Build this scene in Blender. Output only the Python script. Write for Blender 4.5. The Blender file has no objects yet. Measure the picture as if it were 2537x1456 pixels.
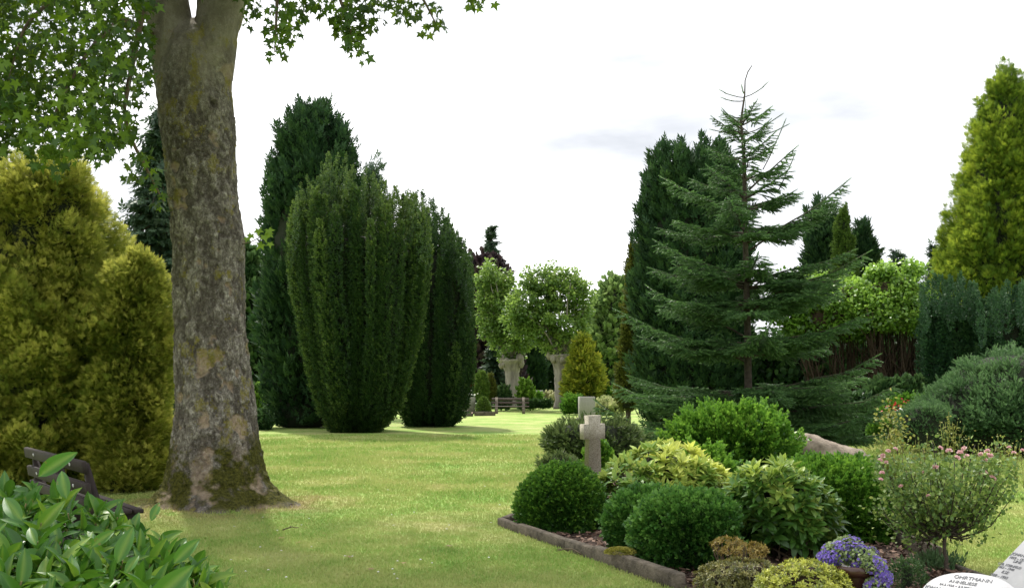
import bpy, math, random
import numpy as np
from mathutils import Vector, Matrix
R = np.random.default_rng(11)
random.seed(5)
scene = bpy.context.scene
COL = scene.collection
# ------------------------------------------------------------------ camera
F = 2590.0; CX, CY, HOR = 1268.5, 728.0, 950.0
EYE = 1.65
PITCH = math.atan((HOR-CY)/F)
cd = bpy.data.cameras.new('camera'); cam = bpy.data.objects.new('camera', cd); COL.objects.link(cam)
cam.location = (0, 0, EYE); cam.rotation_euler = (math.pi/2+PITCH, 0, 0)
cd.sensor_width = 36; cd.lens = 36*F/2537; cd.clip_end = 3000; cd.clip_start = 0.05
scene.camera = cam
scene.render.resolution_x = 1024; scene.render.resolution_y = 587
# ------------------------------------------------------------------ light
SUN_EL = math.radians(58); SX, SY = -0.42, 0.90
w = bpy.data.worlds.new('World'); scene.world = w; w.use_nodes = True
nt = w.node_tree; N = nt.nodes; L = nt.links; N.clear()
out = N.new('ShaderNodeOutputWorld'); bg = N.new('ShaderNodeBackground'); bg.inputs['Strength'].default_value = 0.1
sky = N.new('ShaderNodeTexSky'); sky.sky_type = 'NISHITA'; sky.sun_disc = False
sky.sun_elevation = SUN_EL; sky.sun_rotation = math.atan2(SX, SY)
tc = N.new('ShaderNodeTexCoord'); mp = N.new('ShaderNodeMapping'); mp.inputs['Scale'].default_value = (1, 1, 3.2); mp.inputs['Location'].default_value = (.02, .2, .23)
no = N.new('ShaderNodeTexNoise'); no.inputs['Scale'].default_value = 2.6; no.inputs['Detail'].default_value = 6; no.inputs['Roughness'].default_value = .5
cr = N.new('ShaderNodeValToRGB'); e = cr.color_ramp.elements
e[0].position = .34; e[0].color = (.44, .455, .485, 1); e[1].position = .60; e[1].color = (1.02, 1.02, 1.03, 1)
mul = N.new('ShaderNodeVectorMath'); mul.operation = 'SCALE'; mul.inputs['Scale'].default_value = 12.2
mix = N.new('ShaderNodeMix'); mix.data_type = 'RGBA'; mix.inputs['Factor'].default_value = .95
L.new(tc.outputs['Generated'], mp.inputs['Vector']); L.new(mp.outputs[0], no.inputs['Vector']); L.new(no.outputs['Fac'], cr.inputs[0])
L.new(cr.outputs[0], mul.inputs[0]); L.new(sky.outputs[0], mix.inputs[6]); L.new(mul.outputs[0], mix.inputs[7])
L.new(mix.outputs[2], bg.inputs['Color']); L.new(bg.outputs[0], out.inputs['Surface'])
sd = bpy.data.lights.new('sun', 'SUN'); sd.energy = 4.1; sd.angle = math.radians(2.5); sd.color = (1, .95, .86)
so = bpy.data.objects.new('sun', sd); COL.objects.link(so)
hv = math.hypot(SX, SY)
sdir = Vector((SX/hv*math.cos(SUN_EL), SY/hv*math.cos(SUN_EL), math.sin(SUN_EL)))
so.rotation_euler = sdir.to_track_quat('Z', 'Y').to_euler(); so.location = (0, 0, 30)
scene.view_settings.view_transform = 'Standard'; scene.view_settings.look = 'None'
scene.view_settings.exposure = 0.62; scene.view_settings.gamma = 1
try:
    scene.cycles.max_bounces = 6; scene.cycles.diffuse_bounces = 3; scene.cycles.transmission_bounces = 4; scene.cycles.glossy_bounces = 2
except Exception: pass
# ------------------------------------------------------------------ placement helpers (survey points -> world)
ct, st = math.cos(PITCH), math.sin(PITCH)
def W(X, Y, d):
    a = X-CX; b = CY-Y
    ry = F*ct - b*st; rz = F*st + b*ct; k = d/ry
    return np.array([a*k, d, EYE+rz*k])
def G(X, Y, z=0.0):
    a = X-CX; b = CY-Y
    ry = F*ct - b*st; rz = F*st + b*ct; k = (z-EYE)/rz
    return np.array([a*k, ry*k, z])
def proj(p):
    q = p-np.array([0, 0, EYE])
    fz = q[..., 1]*ct+q[..., 2]*st; uz = -q[..., 1]*st+q[..., 2]*ct
    fz = np.where(fz < .05, .05, fz)
    return CX+F*q[..., 0]/fz, CY-F*uz/fz
def px(d): return d/F
# ------------------------------------------------------------------ noise
_T = np.random.default_rng(3).random((32, 32, 32))
def vn(p):
    p = np.asarray(p, float); i = np.floor(p).astype(int); f = p-i; f = f*f*(3-2*f); r = 0
    for dx in (0, 1):
        for dy in (0, 1):
            for dz in (0, 1):
                wgt = (f[..., 0] if dx else 1-f[..., 0])*(f[..., 1] if dy else 1-f[..., 1])*(f[..., 2] if dz else 1-f[..., 2])
                r = r+wgt*_T[(i[..., 0]+dx) % 32, (i[..., 1]+dy) % 32, (i[..., 2]+dz) % 32]
    return r
def fbm(p, o=3):
    p = np.asarray(p, float); s = 0; a = .5; t = 0
    for k in range(o): s = s+a*vn(p*(2**k)+k*7.3); t += a; a *= .5
    return s/t
def nrm(v): return v/np.maximum(np.linalg.norm(v, axis=-1, keepdims=True), 1e-9)
def rdir(n): return nrm(R.normal(size=(n, 3)))
# ------------------------------------------------------------------ materials
def mat(name):
    m = bpy.data.materials.new(name); m.use_nodes = True
    return m, m.node_tree.nodes, m.node_tree.links, m.node_tree.nodes['Principled BSDF']
def ramp(Nn, stops):
    r = Nn.new('ShaderNodeValToRGB'); el = r.color_ramp.elements
    while len(el) < len(stops): el.new(.5)
    for q, (p, c) in zip(el, stops): q.position = p; q.color = (*c, 1)
    return r
def noise(Nn, Ln, scale, detail=3, src=None, stretch=None, rough=.55):
    n = Nn.new('ShaderNodeTexNoise'); n.inputs['Scale'].default_value = scale; n.inputs['Detail'].default_value = detail; n.inputs['Roughness'].default_value = rough
    g = src
    if g is None: g = Nn.new('ShaderNodeNewGeometry').outputs['Position']
    if stretch:
        mpp = Nn.new('ShaderNodeMapping'); mpp.inputs['Scale'].default_value = stretch; Ln.new(g, mpp.inputs[0]); g = mpp.outputs[0]
    Ln.new(g, n.inputs['Vector']); return n
def mixc(Nn, Ln, fac, a, b):
    m = Nn.new('ShaderNodeMix'); m.data_type = 'RGBA'
    for s, v in ((0, fac), (6, a), (7, b)):
        if isinstance(v, (float, int)): m.inputs[s].default_value = v
        elif isinstance(v, tuple): m.inputs[s].default_value = (*v, 1)
        else: Ln.new(v, m.inputs[s])
    return m.outputs[2]
def mth(Nn, Ln, op, a, b=None, clamp=False):
    m = Nn.new('ShaderNodeMath'); m.operation = op; m.use_clamp = clamp
    for s, v in ((0, a), (1, b)):
        if v is None: continue
        if isinstance(v, (float, int)): m.inputs[s].default_value = v
        else: Ln.new(v, m.inputs[s])
    return m.outputs[0]
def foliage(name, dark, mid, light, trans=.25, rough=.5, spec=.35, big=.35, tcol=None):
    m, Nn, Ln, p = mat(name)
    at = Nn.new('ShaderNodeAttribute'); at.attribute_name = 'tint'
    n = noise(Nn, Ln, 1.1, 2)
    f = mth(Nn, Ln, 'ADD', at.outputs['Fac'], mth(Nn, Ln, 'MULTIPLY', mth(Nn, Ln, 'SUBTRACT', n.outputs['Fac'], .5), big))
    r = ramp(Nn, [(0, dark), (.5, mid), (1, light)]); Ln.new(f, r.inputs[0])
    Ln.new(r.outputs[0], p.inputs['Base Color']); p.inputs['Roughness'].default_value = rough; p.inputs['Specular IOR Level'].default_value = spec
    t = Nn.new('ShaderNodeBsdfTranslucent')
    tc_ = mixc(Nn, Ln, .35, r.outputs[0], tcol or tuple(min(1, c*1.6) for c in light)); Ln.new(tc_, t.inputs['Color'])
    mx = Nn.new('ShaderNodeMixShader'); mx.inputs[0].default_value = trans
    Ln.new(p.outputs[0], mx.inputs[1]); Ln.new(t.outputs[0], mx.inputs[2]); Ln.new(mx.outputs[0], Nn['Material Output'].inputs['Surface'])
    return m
def blemish(m, scale, thr, col, amt=.8):
    Nn, Ln = m.node_tree.nodes, m.node_tree.links; p = Nn['Principled BSDF']; src = p.inputs['Base Color'].links[0].from_socket
    n = noise(Nn, Ln, scale, 4); f = mth(Nn, Ln, 'MULTIPLY', mth(Nn, Ln, 'SUBTRACT', n.outputs['Fac'], thr), 18, True)
    Ln.new(mixc(Nn, Ln, mth(Nn, Ln, 'MULTIPLY', f, amt), src, col), p.inputs['Base Color'])
    g = noise(Nn, Ln, 9, 2); rr = mth(Nn, Ln, 'ADD', mth(Nn, Ln, 'MULTIPLY', g.outputs['Fac'], .5), .12); Ln.new(rr, p.inputs['Roughness'])
def plain(name, c1, c2, scale=8, rough=.8, bump=.3, bscale=None, stretch=None, spec=.3, detail=5):
    m, Nn, Ln, p = mat(name)
    tco = Nn.new('ShaderNodeTexCoord').outputs['Object']
    n = noise(Nn, Ln, scale, detail, tco, stretch); r = ramp(Nn, [(.3, c1), (.7, c2)]); Ln.new(n.outputs['Fac'], r.inputs[0]); Ln.new(r.outputs[0], p.inputs['Base Color'])
    p.inputs['Roughness'].default_value = rough; p.inputs['Specular IOR Level'].default_value = spec
    n2 = noise(Nn, Ln, bscale or scale*4, 6, tco, stretch); b = Nn.new('ShaderNodeBump'); b.inputs['Strength'].default_value = bump; b.inputs['Distance'].default_value = .02
    Ln.new(n2.outputs['Fac'], b.inputs['Height']); Ln.new(b.outputs[0], p.inputs['Normal'])
    return m
M = {}
M['sycamore'] = foliage('sycamore_leaf', (.012, .042, .008), (.034, .092, .012), (.15, .25, .022), .42, .42, .35, .5, (.30, .42, .02))
M['gold_thuja'] = foliage('golden_thuja_spray', (.035, .090, .010), (.150, .205, .020), (.58, .56, .12), .34, .6, .25, .7)
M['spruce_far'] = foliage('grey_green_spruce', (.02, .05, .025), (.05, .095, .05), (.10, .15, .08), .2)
M['cypress'] = foliage('dark_cypress', (.009, .030, .013), (.022, .062, .022), (.055, .115, .032), .16, .6, .25, .4)
M['yew'] = foliage('irish_yew', (.008, .030, .009), (.030, .074, .016), (.16, .235, .05), .14, .5, .3, .4)
M['yew_dark'] = foliage('dark_yew', (.008, .028, .009), (.022, .062, .016), (.10, .175, .042), .14, .5, .3, .4)
M['yew_blue'] = foliage('blue_grey_yew', (.008, .032, .012), (.020, .066, .024), (.07, .145, .055), .14, .55, .3, .4)
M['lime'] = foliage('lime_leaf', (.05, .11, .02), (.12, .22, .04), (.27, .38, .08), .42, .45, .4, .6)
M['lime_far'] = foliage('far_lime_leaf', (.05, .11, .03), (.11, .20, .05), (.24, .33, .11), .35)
M['beech'] = foliage('copper_beech_leaf', (.012, .008, .010), (.028, .018, .022), (.06, .04, .045), .25)
M['gold_conifer'] = foliage('yellow_tipped_conifer', (.03, .075, .010), (.17, .235, .022), (.66, .60, .07), .3, .6, .25, .3)
M['olive_column'] = foliage('olive_column', (.030, .048, .008), (.075, .095, .014), (.16, .17, .03), .2)
M['fir'] = foliage('fir_needle', (.018, .060, .018), (.058, .140, .040), (.19, .34, .10), .24, .45, .5, .25)
M['thuja_green'] = foliage('green_thuja', (.03, .07, .012), (.06, .12, .018), (.13, .20, .03), .22)
M['gold_cypress'] = foliage('golden_cypress', (.035, .085, .010), (.095, .185, .018), (.42, .49, .05), .3, .55, .25, .35)
M['laurel_hedge'] = foliage('laurel_hedge_leaf', (.03, .085, .010), (.11, .235, .022), (.32, .50, .08), .35, .35, .5, .5)
M['pine'] = foliage('mountain_pine_needle', (.022, .062, .020), (.062, .148, .048), (.17, .30, .11), .2, .5, .35, .3)
M['pine_small'] = foliage('dwarf_pine_needle', (.028, .060, .016), (.075, .130, .032), (.19, .25, .075), .18)
M['box'] = foliage('box_leaf', (.013, .052, .008), (.042, .135, .015), (.16, .31, .035), .27, .45, .4, .35)
M['box_blue'] = foliage('blue_green_box_leaf', (.012, .055, .008), (.036, .128, .016), (.15, .31, .055), .24, .45, .45, .3)
M['box_bright'] = foliage('bright_box_leaf', (.020, .080, .008), (.062, .185, .015), (.22, .40, .045), .28, .45, .4, .4)
M['rhodo_gold'] = foliage('gilded_rhododendron_leaf', (.06, .17, .022), (.22, .36, .05), (.72, .76, .18), .28, .45, .45, .3)
M['rhodo'] = foliage('rhododendron_leaf', (.030, .095, .014), (.085, .205, .030), (.42, .52, .10), .26, .42, .45, .3)
M['laurel'] = foliage('cherry_laurel_leaf', (.018, .075, .009), (.045, .145, .016), (.22, .33, .04), .24, .36, .42, .15, (.2, .42, .03))
blemish(M['laurel'], 34, .66, (.20, .13, .04))
M['azalea'] = foliage('azalea_leaf', (.05, .09, .015), (.22, .26, .035), (.60, .62, .10), .2, .4, .4, .3)
M['azalea_dull'] = foliage('dull_azalea_leaf', (.045, .055, .014), (.11, .12, .03), (.26, .24, .07), .2, .4, .4, .3)
M['azalea_rust'] = foliage('rusty_azalea_leaf', (.09, .09, .02), (.25, .17, .04), (.46, .38, .10), .2, .4, .4, .3)
M['rose_leaf'] = foliage('rose_leaf', (.035, .095, .018), (.11, .21, .042), (.38, .46, .12), .32, .48, .45, .4)
M['rose_tip'] = foliage('rose_tip', (.10, .15, .025), (.22, .25, .05), (.38, .36, .10), .3)
M['pink'] = foliage('pink_petal', (.62, .30, .33), (.80, .46, .49), (.90, .70, .70), .3)
M['red'] = foliage('red_petal', (.28, .01, .01), (.42, .02, .02), (.55, .07, .04), .2)
M['white_fl'] = foliage('white_petal', (.6, .6, .58), (.75, .75, .72), (.85, .84, .8), .2)
M['cream'] = foliage('cream_rose', (.12, .17, .05), (.35, .36, .16), (.75, .68, .45), .2)
M['variegated'] = foliage('variegated_leaf', (.06, .13, .03), (.25, .32, .10), (.62, .62, .34), .2)
M['purple'] = foliage('purple_petal', (.10, .06, .38), (.22, .14, .58), (.42, .32, .75), .25)
M['bell_leaf'] = foliage('bellflower_leaf', (.10, .17, .05), (.25, .34, .13), (.48, .55, .28), .25)
M['lavender'] = foliage('lavender_leaf', (.04, .09, .03), (.08, .16, .06), (.14, .22, .10), .2)
M['moss'] = foliage('moss_tuft', (.12, .13, .02), (.28, .27, .04), (.42, .38, .08), .1)
M['dark_leaf'] = foliage('dark_shrub_leaf', (.012, .04, .012), (.03, .085, .022), (.09, .16, .05), .25)
M['core'] = plain('inner_shade_hull', (.010, .016, .007), (.018, .022, .012), 6, .95, .5)  # near black twig tone of the filler hulls, keeps gaps between leaves dark
M['core_brown'] = plain('brown_stem_and_hull', (.035, .022, .014), (.06, .042, .028), 9, .95, .5)  # for real stems and seed heads, and for the brown filler hulls
M['twig'] = plain('twig', (.07, .05, .03), (.13, .10, .065), 20, .85, .4)
M['stem_green'] = plain('green_stem', (.16, .17, .06), (.30, .22, .10), 20, .7, .3)
M['fir_bark'] = plain('fir_bark', (.042, .034, .026), (.10, .082, .062), 14, .9, .5)
M['lime_bark'] = plain('lime_bark', (.16, .145, .12), (.34, .31, .26), 5, .9, .8, 14, (1, 1, .22))
M['wood'] = plain('weathered_brown_wood', (.055, .040, .034), (.11, .085, .075), 6, .6, .3, 30, (1, 1, 1))
M['wood_dark'] = plain('dark_stained_wood', (.016, .011, .010), (.036, .026, .023), 5, .75, .3, 22)
M['concrete'] = plain('bench_concrete', (.10, .085, .065), (.20, .17, .135), 8, .85, .4)
M['bolt'] = plain('pale_bolt', (.45, .45, .45), (.6, .6, .6), 8, .5, .1)
M['granite'] = plain('grey_granite', (.24, .23, .21), (.40, .385, .36), 60, .75, .4, 120)
M['greenstone'] = plain('algae_stained_stone', (.10, .11, .07), (.24, .235, .19), 3, .8, .3, 60)
M['boulder'] = plain('granite_boulder', (.10, .078, .06), (.32, .265, .21), 7, .85, .9, 22)
M['pale_stone'] = plain('pale_polished_granite', (.42, .42, .43), (.58, .58, .59), 4, .42, .05, 60, None, .5)
M['grey_stone'] = plain('silver_granite', (.30, .30, .31), (.44, .44, .45), 3.2, .4, .05, 60, None, .5)
M['letter'] = plain('engraved_letter', (.10, .105, .12), (.17, .175, .19), 9, .6, .1)
M['kerb'] = plain('kerb_concrete', (.045, .038, .028), (.165, .138, .105), 7, .9, .9, 40)
M['pot'] = plain('brown_glazed_pot', (.034, .013, .010), (.075, .030, .021), 5, .22, .05, 30, None, .6)
M['chip'] = foliage('bark_chip', (.045, .026, .018), (.13, .075, .05), (.30, .20, .15), .0, .8, .3, .2)
M['soil'] = plain('bed_soil', (.028, .018, .013), (.075, .048, .036), 18, .95, 1, 60)
# cross stone: exposed aggregate
M['cross'] = plain('washed_aggregate', (.26, .235, .18), (.60, .56, .46), 70, .9, 1.0, 75, None, .2, 2)
# lawn: same field colour for turf sheet and blades
def lawn_mat(name, blades):
    m, Nn, Ln, p = mat(name)
    pos = Nn.new('ShaderNodeNewGeometry').outputs['Position']
    flat = Nn.new('ShaderNodeVectorMath'); flat.operation = 'MULTIPLY'; flat.inputs[1].default_value = (1, 1, 0); Ln.new(pos, flat.inputs[0]); fp = flat.outputs[0]
    a = noise(Nn, Ln, .55, 5, fp, (1, 1.0, 1), .62); b = noise(Nn, Ln, 3.0, 4, fp, (1, 1, 1), .6)
    f = mth(Nn, Ln, 'ADD', mth(Nn, Ln, 'MULTIPLY', a.outputs['Fac'], .72), mth(Nn, Ln, 'MULTIPLY', b.outputs['Fac'], .28))
    c = ramp(Nn, [(.32, (.150, .300, .048)), (.44, (.240, .370, .080)), (.56, (.37, .43, .14)), (.70, (.54, .51, .26))]); Ln.new(f, c.inputs[0]); col = c.outputs[0]
    # worn litter ring under the sycamore
    d = Nn.new('ShaderNodeVectorMath'); d.operation = 'DISTANCE'; d.inputs[1].default_value = (-4.0, 14.2, 0); Ln.new(fp, d.inputs[0])
    ring = mth(Nn, Ln, 'MULTIPLY', mth(Nn, Ln, 'SUBTRACT', 2.1, d.outputs['Value']), .8, True)
    ring = mth(Nn, Ln, 'MULTIPLY', ring, mth(Nn, Ln, 'MULTIPLY', mth(Nn, Ln, 'SUBTRACT', b.outputs['Fac'], .33), 3.6, True), True)
    col = mixc(Nn, Ln, ring, col, (.30, .21, .115))
    if blades:
        at = Nn.new('ShaderNodeAttribute'); at.attribute_name = 'tint'
        col = mixc(Nn, Ln, mth(Nn, Ln, 'MULTIPLY', mth(Nn, Ln, 'POWER', at.outputs['Fac'], 2.0), .75), col, (.46, .45, .18))
        t = Nn.new('ShaderNodeBsdfTranslucent'); Ln.new(col, t.inputs['Color']); mx = Nn.new('ShaderNodeMixShader'); mx.inputs[0].default_value = .3
        Ln.new(p.outputs[0], mx.inputs[1]); Ln.new(t.outputs[0], mx.inputs[2]); Ln.new(mx.outputs[0], Nn['Material Output'].inputs['Surface'])
    else:
        s = noise(Nn, Ln, 45, 6, fp, None, .7); r2 = ramp(Nn, [(.3, (.55, .55, .55)), (.7, (1.15, 1.15, 1.1))]); Ln.new(s.outputs['Fac'], r2.inputs[0])
        mm = Nn.new('ShaderNodeMix'); mm.data_type = 'RGBA'; mm.blend_type = 'MULTIPLY'; mm.inputs[0].default_value = 1; Ln.new(col, mm.inputs[6]); Ln.new(r2.outputs[0], mm.inputs[7]); col = mm.outputs[2]
        bu = Nn.new('ShaderNodeBump'); bu.inputs['Strength'].default_value = .7; bu.inputs['Distance'].default_value = .03; Ln.new(s.outputs['Fac'], bu.inputs['Height']); Ln.new(bu.outputs[0], p.inputs['Normal'])
    Ln.new(col, p.inputs['Base Color']); p.inputs['Roughness'].default_value = .8; p.inputs['Specular IOR Level'].default_value = .15
    return m
M['lawn'] = lawn_mat('lawn_turf', False); M['blade'] = lawn_mat('grass_blade', True)
def bark_mat():
    m, Nn, Ln, p = mat('sycamore_bark')
    pos = Nn.new('ShaderNodeNewGeometry').outputs['Position']
    sep = Nn.new('ShaderNodeSeparateXYZ'); Ln.new(pos, sep.inputs[0]); z = sep.outputs['Z']
    n1 = noise(Nn, Ln, 17, 8, pos, (1, 1, .7), .75)
    base = ramp(Nn, [(.32, (.085, .076, .064)), (.5, (.34, .305, .26)), (.66, (.66, .62, .56))]); Ln.new(n1.outputs['Fac'], base.inputs[0]); col = base.outputs[0]
    # smoother olive-grey bark higher up
    hi = mth(Nn, Ln, 'MULTIPLY', mth(Nn, Ln, 'SUBTRACT', mth(Nn, Ln, 'ADD', z, mth(Nn, Ln, 'MULTIPLY', noise(Nn, Ln, 1.6, 3, pos, (1.6, 1.6, .4)).outputs['Fac'], 3.2)), 6.6), .9, True)
    n4 = noise(Nn, Ln, 3, 5, pos, (1.5, 1.5, .5)); sm = ramp(Nn, [(.35, (.20, .175, .125)), (.65, (.40, .36, .28))]); Ln.new(n4.outputs['Fac'], sm.inputs[0])
    col = mixc(Nn, Ln, mth(Nn, Ln, 'MULTIPLY', hi, .8), col, sm.outputs[0])
    # plate cracks
    v = Nn.new('ShaderNodeTexVoronoi'); v.feature = 'DISTANCE_TO_EDGE'; v.inputs['Scale'].default_value = 17
    warp = Nn.new('ShaderNodeMapping'); warp.inputs['Scale'].default_value = (1.3, 1.3, .75)
    nw = noise(Nn, Ln, 7, 3, pos); ad = Nn.new('ShaderNodeVectorMath'); ad.operation = 'MULTIPLY_ADD'; ad.inputs[1].default_value = (.22, .22, .22); Ln.new(nw.outputs['Color'], ad.inputs[0]); Ln.new(pos, ad.inputs[2])
    Ln.new(ad.outputs[0], warp.inputs[0]); Ln.new(warp.outputs[0], v.inputs['Vector'])
    crk = mth(Nn, Ln, 'SUBTRACT', 1, mth(Nn, Ln, 'MULTIPLY', v.outputs['Distance'], 9, True), True)
    crk = mth(Nn, Ln, 'MULTIPLY', crk, mth(Nn, Ln, 'SUBTRACT', 1, mth(Nn, Ln, 'MULTIPLY', hi, .75)))
    ap = Nn.new('ShaderNodeAttribute'); ap.attribute_name = 'plate'
    col = mixc(Nn, Ln, mth(Nn, Ln, 'MULTIPLY', mth(Nn, Ln, 'SUBTRACT', 1, ap.outputs['Fac']), mth(Nn, Ln, 'SUBTRACT', .78, mth(Nn, Ln, 'MULTIPLY', hi, .6))), col, (.070, .056, .045))
    col = mixc(Nn, Ln, mth(Nn, Ln, 'MULTIPLY', crk, .42), col, (.045, .035, .028))
    # peeled pinkish-tan patches (share the displacement masks stored on the mesh)
    at = Nn.new('ShaderNodeAttribute'); at.attribute_name = 'peel'
    pn = noise(Nn, Ln, 14, 4, pos); pc = ramp(Nn, [(.35, (.38, .28, .20)), (.65, (.54, .43, .31))]); Ln.new(pn.outputs['Fac'], pc.inputs[0])
    col = mixc(Nn, Ln, at.outputs['Fac'], col, pc.outputs[0])
    # mustard lichen
    ln = noise(Nn, Ln, 3.4, 6, pos, (1, 1, .8), .72); lm = mth(Nn, Ln, 'MULTIPLY', mth(Nn, Ln, 'SUBTRACT', ln.outputs['Fac'], .56), 20, True)
    lf = noise(Nn, Ln, 26, 3, pos); lm = mth(Nn, Ln, 'MULTIPLY', lm, mth(Nn, Ln, 'MULTIPLY', lf.outputs['Fac'], 1.35, True))
    col = mixc(Nn, Ln, mth(Nn, Ln, 'MULTIPLY', lm, .9), col, (.30, .26, .035))
    # pale grey lichen specks
    gs = noise(Nn, Ln, 38, 3, pos, None, .6); gm = mth(Nn, Ln, 'MULTIPLY', mth(Nn, Ln, 'SUBTRACT', gs.outputs['Fac'], .62), 14, True)
    col = mixc(Nn, Ln, mth(Nn, Ln, 'MULTIPLY', gm, .55), col, (.40, .42, .38))
    # moss
    am = Nn.new('ShaderNodeAttribute'); am.attribute_name = 'moss'
    mn = noise(Nn, Ln, 30, 4, pos); mc = ramp(Nn, [(.35, (.045, .050, .008)), (.65, (.14, .135, .022))]); Ln.new(mn.outputs['Fac'], mc.inputs[0])
    col = mixc(Nn, Ln, am.outputs['Fac'], col, mc.outputs[0])
    Ln.new(col, p.inputs['Base Color']); p.inputs['Roughness'].default_value = .9; p.inputs['Specular IOR Level'].default_value = .2
    h = mth(Nn, Ln, 'SUBTRACT', mth(Nn, Ln, 'MULTIPLY', n1.outputs['Fac'], 1.8), mth(Nn, Ln, 'MULTIPLY', crk, .35))
    b = Nn.new('ShaderNodeBump'); b.inputs['Strength'].default_value = 1; b.inputs['Distance'].default_value = .05; Ln.new(h, b.inputs['Height']); Ln.new(b.outputs[0], p.inputs['Normal'])
    return m
M['bark'] = bark_mat()
# ------------------------------------------------------------------ object helpers
def tag(o, label=None, cat=None, group=None, kind=None):
    if label: o['label'] = label
    if cat: o['category'] = cat
    if group: o['group'] = group
    if kind: o['kind'] = kind
    return o
def thing(name, label, cat, loc, group=None):
    o = bpy.data.objects.new(name, None); COL.objects.link(o); o.location = tuple(float(v) for v in loc); o.empty_display_size = .2
    return tag(o, label, cat, group)
def build(name, V, faces, m, parent=None, attrs=None, smooth=False):
    """faces: list of (n,k) int arrays; V world coordinates"""
    V = np.asarray(V, float)
    if parent is not None:
        off = np.zeros(3); q = parent
        while q is not None: off += np.array(q.location); q = q.parent
        V = V-off
    me = bpy.data.meshes.new(name); me.vertices.add(len(V)); me.vertices.foreach_set('co', V.astype(np.float32).ravel())
    faces = [np.asarray(f) for f in faces if len(f)]
    idx = np.concatenate([f.ravel() for f in faces]); tot = np.concatenate([np.full(len(f), f.shape[1]) for f in faces])
    me.loops.add(len(idx)); me.loops.foreach_set('vertex_index', idx.astype(np.int32))
    me.polygons.add(len(tot)); me.polygons.foreach_set('loop_start', np.concatenate([[0], np.cumsum(tot)[:-1]]).astype(np.int32))
    if smooth: me.polygons.foreach_set('use_smooth', np.ones(len(tot), bool))
    me.update(calc_edges=True)
    for k, v in (attrs or {}).items():
        a = me.attributes.new(k, 'FLOAT', 'POINT'); a.data.foreach_set('value', np.asarray(v, np.float32))
    me.materials.append(m)
    o = bpy.data.objects.new(name, me); COL.objects.link(o)
    if parent is not None: o.parent = parent
    return o
class Acc:
    def __init__(s): s.V = []; s.F = {}; s.T = []; s.n = 0
    def add(s, V, faces, tint=None):
        V = np.asarray(V, float)
        for f in faces:
            f = np.asarray(f)
            if len(f): s.F.setdefault(f.shape[1], []).append(f+s.n)
        s.V.append(V); s.T.append(np.full(len(V), .5) if tint is None else np.broadcast_to(tint, (len(V),))); s.n += len(V)
    def build(s, name, m, parent=None, smooth=False, extra=None):
        at = {'tint': np.concatenate(s.T)}
        return build(name, np.concatenate(s.V), [np.concatenate(f) for f in s.F.values()], m, parent, at, smooth)
# leaf templates: verts (k,3) x width, y length, z normal
def T_(v, f): return (np.array(v, float), [np.array(q) for q in f])
BLADE = T_([(0, 0, 0), (-.5, .4, .06), (0, 1, -.05), (.5, .4, .06)], [[(0, 3, 2, 1)]])
TRI = T_([(-.5, 0, 0), (.5, 0, 0), (0, 1, 0)], [[(0, 1, 2)]])
def fan(nf=5, spread=1.1, wd=.12, seed=0, drop=.1):
    r = np.random.default_rng(seed); V = []; Q = []
    for k in range(nf):
        a = (k/(nf-1)-.5)*2*spread; b0 = .28*abs(a)/spread+.02 if k != nf//2 else 0
        l = 1-.35*abs(a)/spread+r.uniform(-.1, .1); dx, dy = math.sin(a), math.cos(a)
        o = np.array([0, .55*(1-abs(a)/spread)*.6, 0]); d = np.array([dx, dy, -drop*abs(a)+r.uniform(-.15, .15)]); s = np.array([dy, -dx, 0])
        l *= .72; n0 = len(V)
        V += [o, o+d*l*.5+s*wd, o+d*l, o+d*l*.5-s*wd]; Q.append((n0, n0+1, n0+2, n0+3))
    return T_(V, [Q])
FAN5 = fan(5); FAN7 = fan(7, 1.2, .062, 3)
def sprig(nl=7, lw=.15, ll=.36, seed=1, spread=1.0):
    r = np.random.default_rng(seed); V = []; Q = []
    for k in range(nl):
        t = k/(nl-1); a = k*2.4; tilt = spread*(1-.65*t)
        o = np.array([0, t*.68, 0]); d = np.array([math.cos(a)*math.sin(tilt), math.cos(tilt), math.sin(a)*math.sin(tilt)])
        s = np.cross(d, [math.cos(a+1.2), .2, math.sin(a+1.2)]); s /= np.linalg.norm(s); nrmv = np.cross(s, d); n0 = len(V)
        V += [o, o+d*ll*.45+s*lw+nrmv*.03, o+d*ll, o+d*ll*.45-s*lw+nrmv*.03]; Q.append((n0, n0+1, n0+2, n0+3))
    return T_(V, [Q])
SPRIG = sprig(); SPRIG5 = sprig(5, .19, .42, 4, 1.15); SPRIG9 = sprig(9, .12, .30, 5, .9)
def brush(nl=16, wd=.035, ll=.5, seed=2, tilt=.7, start=0.0):
    r = np.random.default_rng(seed); V = []; Q = []
    for k in range(nl):
        t = start+(1-start)*k/(nl-1); a = k*2.399; ti = tilt*(1-.5*t)+r.uniform(-.1, .1)
        o = np.array([0, t*.8, 0]); d = np.array([math.cos(a)*math.sin(ti), math.cos(ti), math.sin(a)*math.sin(ti)])
        s = np.array([-math.sin(a), 0, math.cos(a)])*wd; n0 = len(V)
        V += [o-s, o+s, o+d*ll*(1-.3*t)]; Q.append((n0, n0+1, n0+2))
    return T_(V, [Q])
BRUSH = brush(18, .045, .55, 2, .75); NEEDLE = brush(20, .055, .27, 6, 1.0, 0)
OVAL = T_([(0, 0, 0), (-.32, .28, .06), (-.36, .6, .05), (0, 1, -.08), (.36, .6, .05), (.32, .28, .06), (0, .5, -.02)], [[(0, 6, 2, 1), (0, 5, 4, 6), (6, 4, 3, 2)]])
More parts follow.
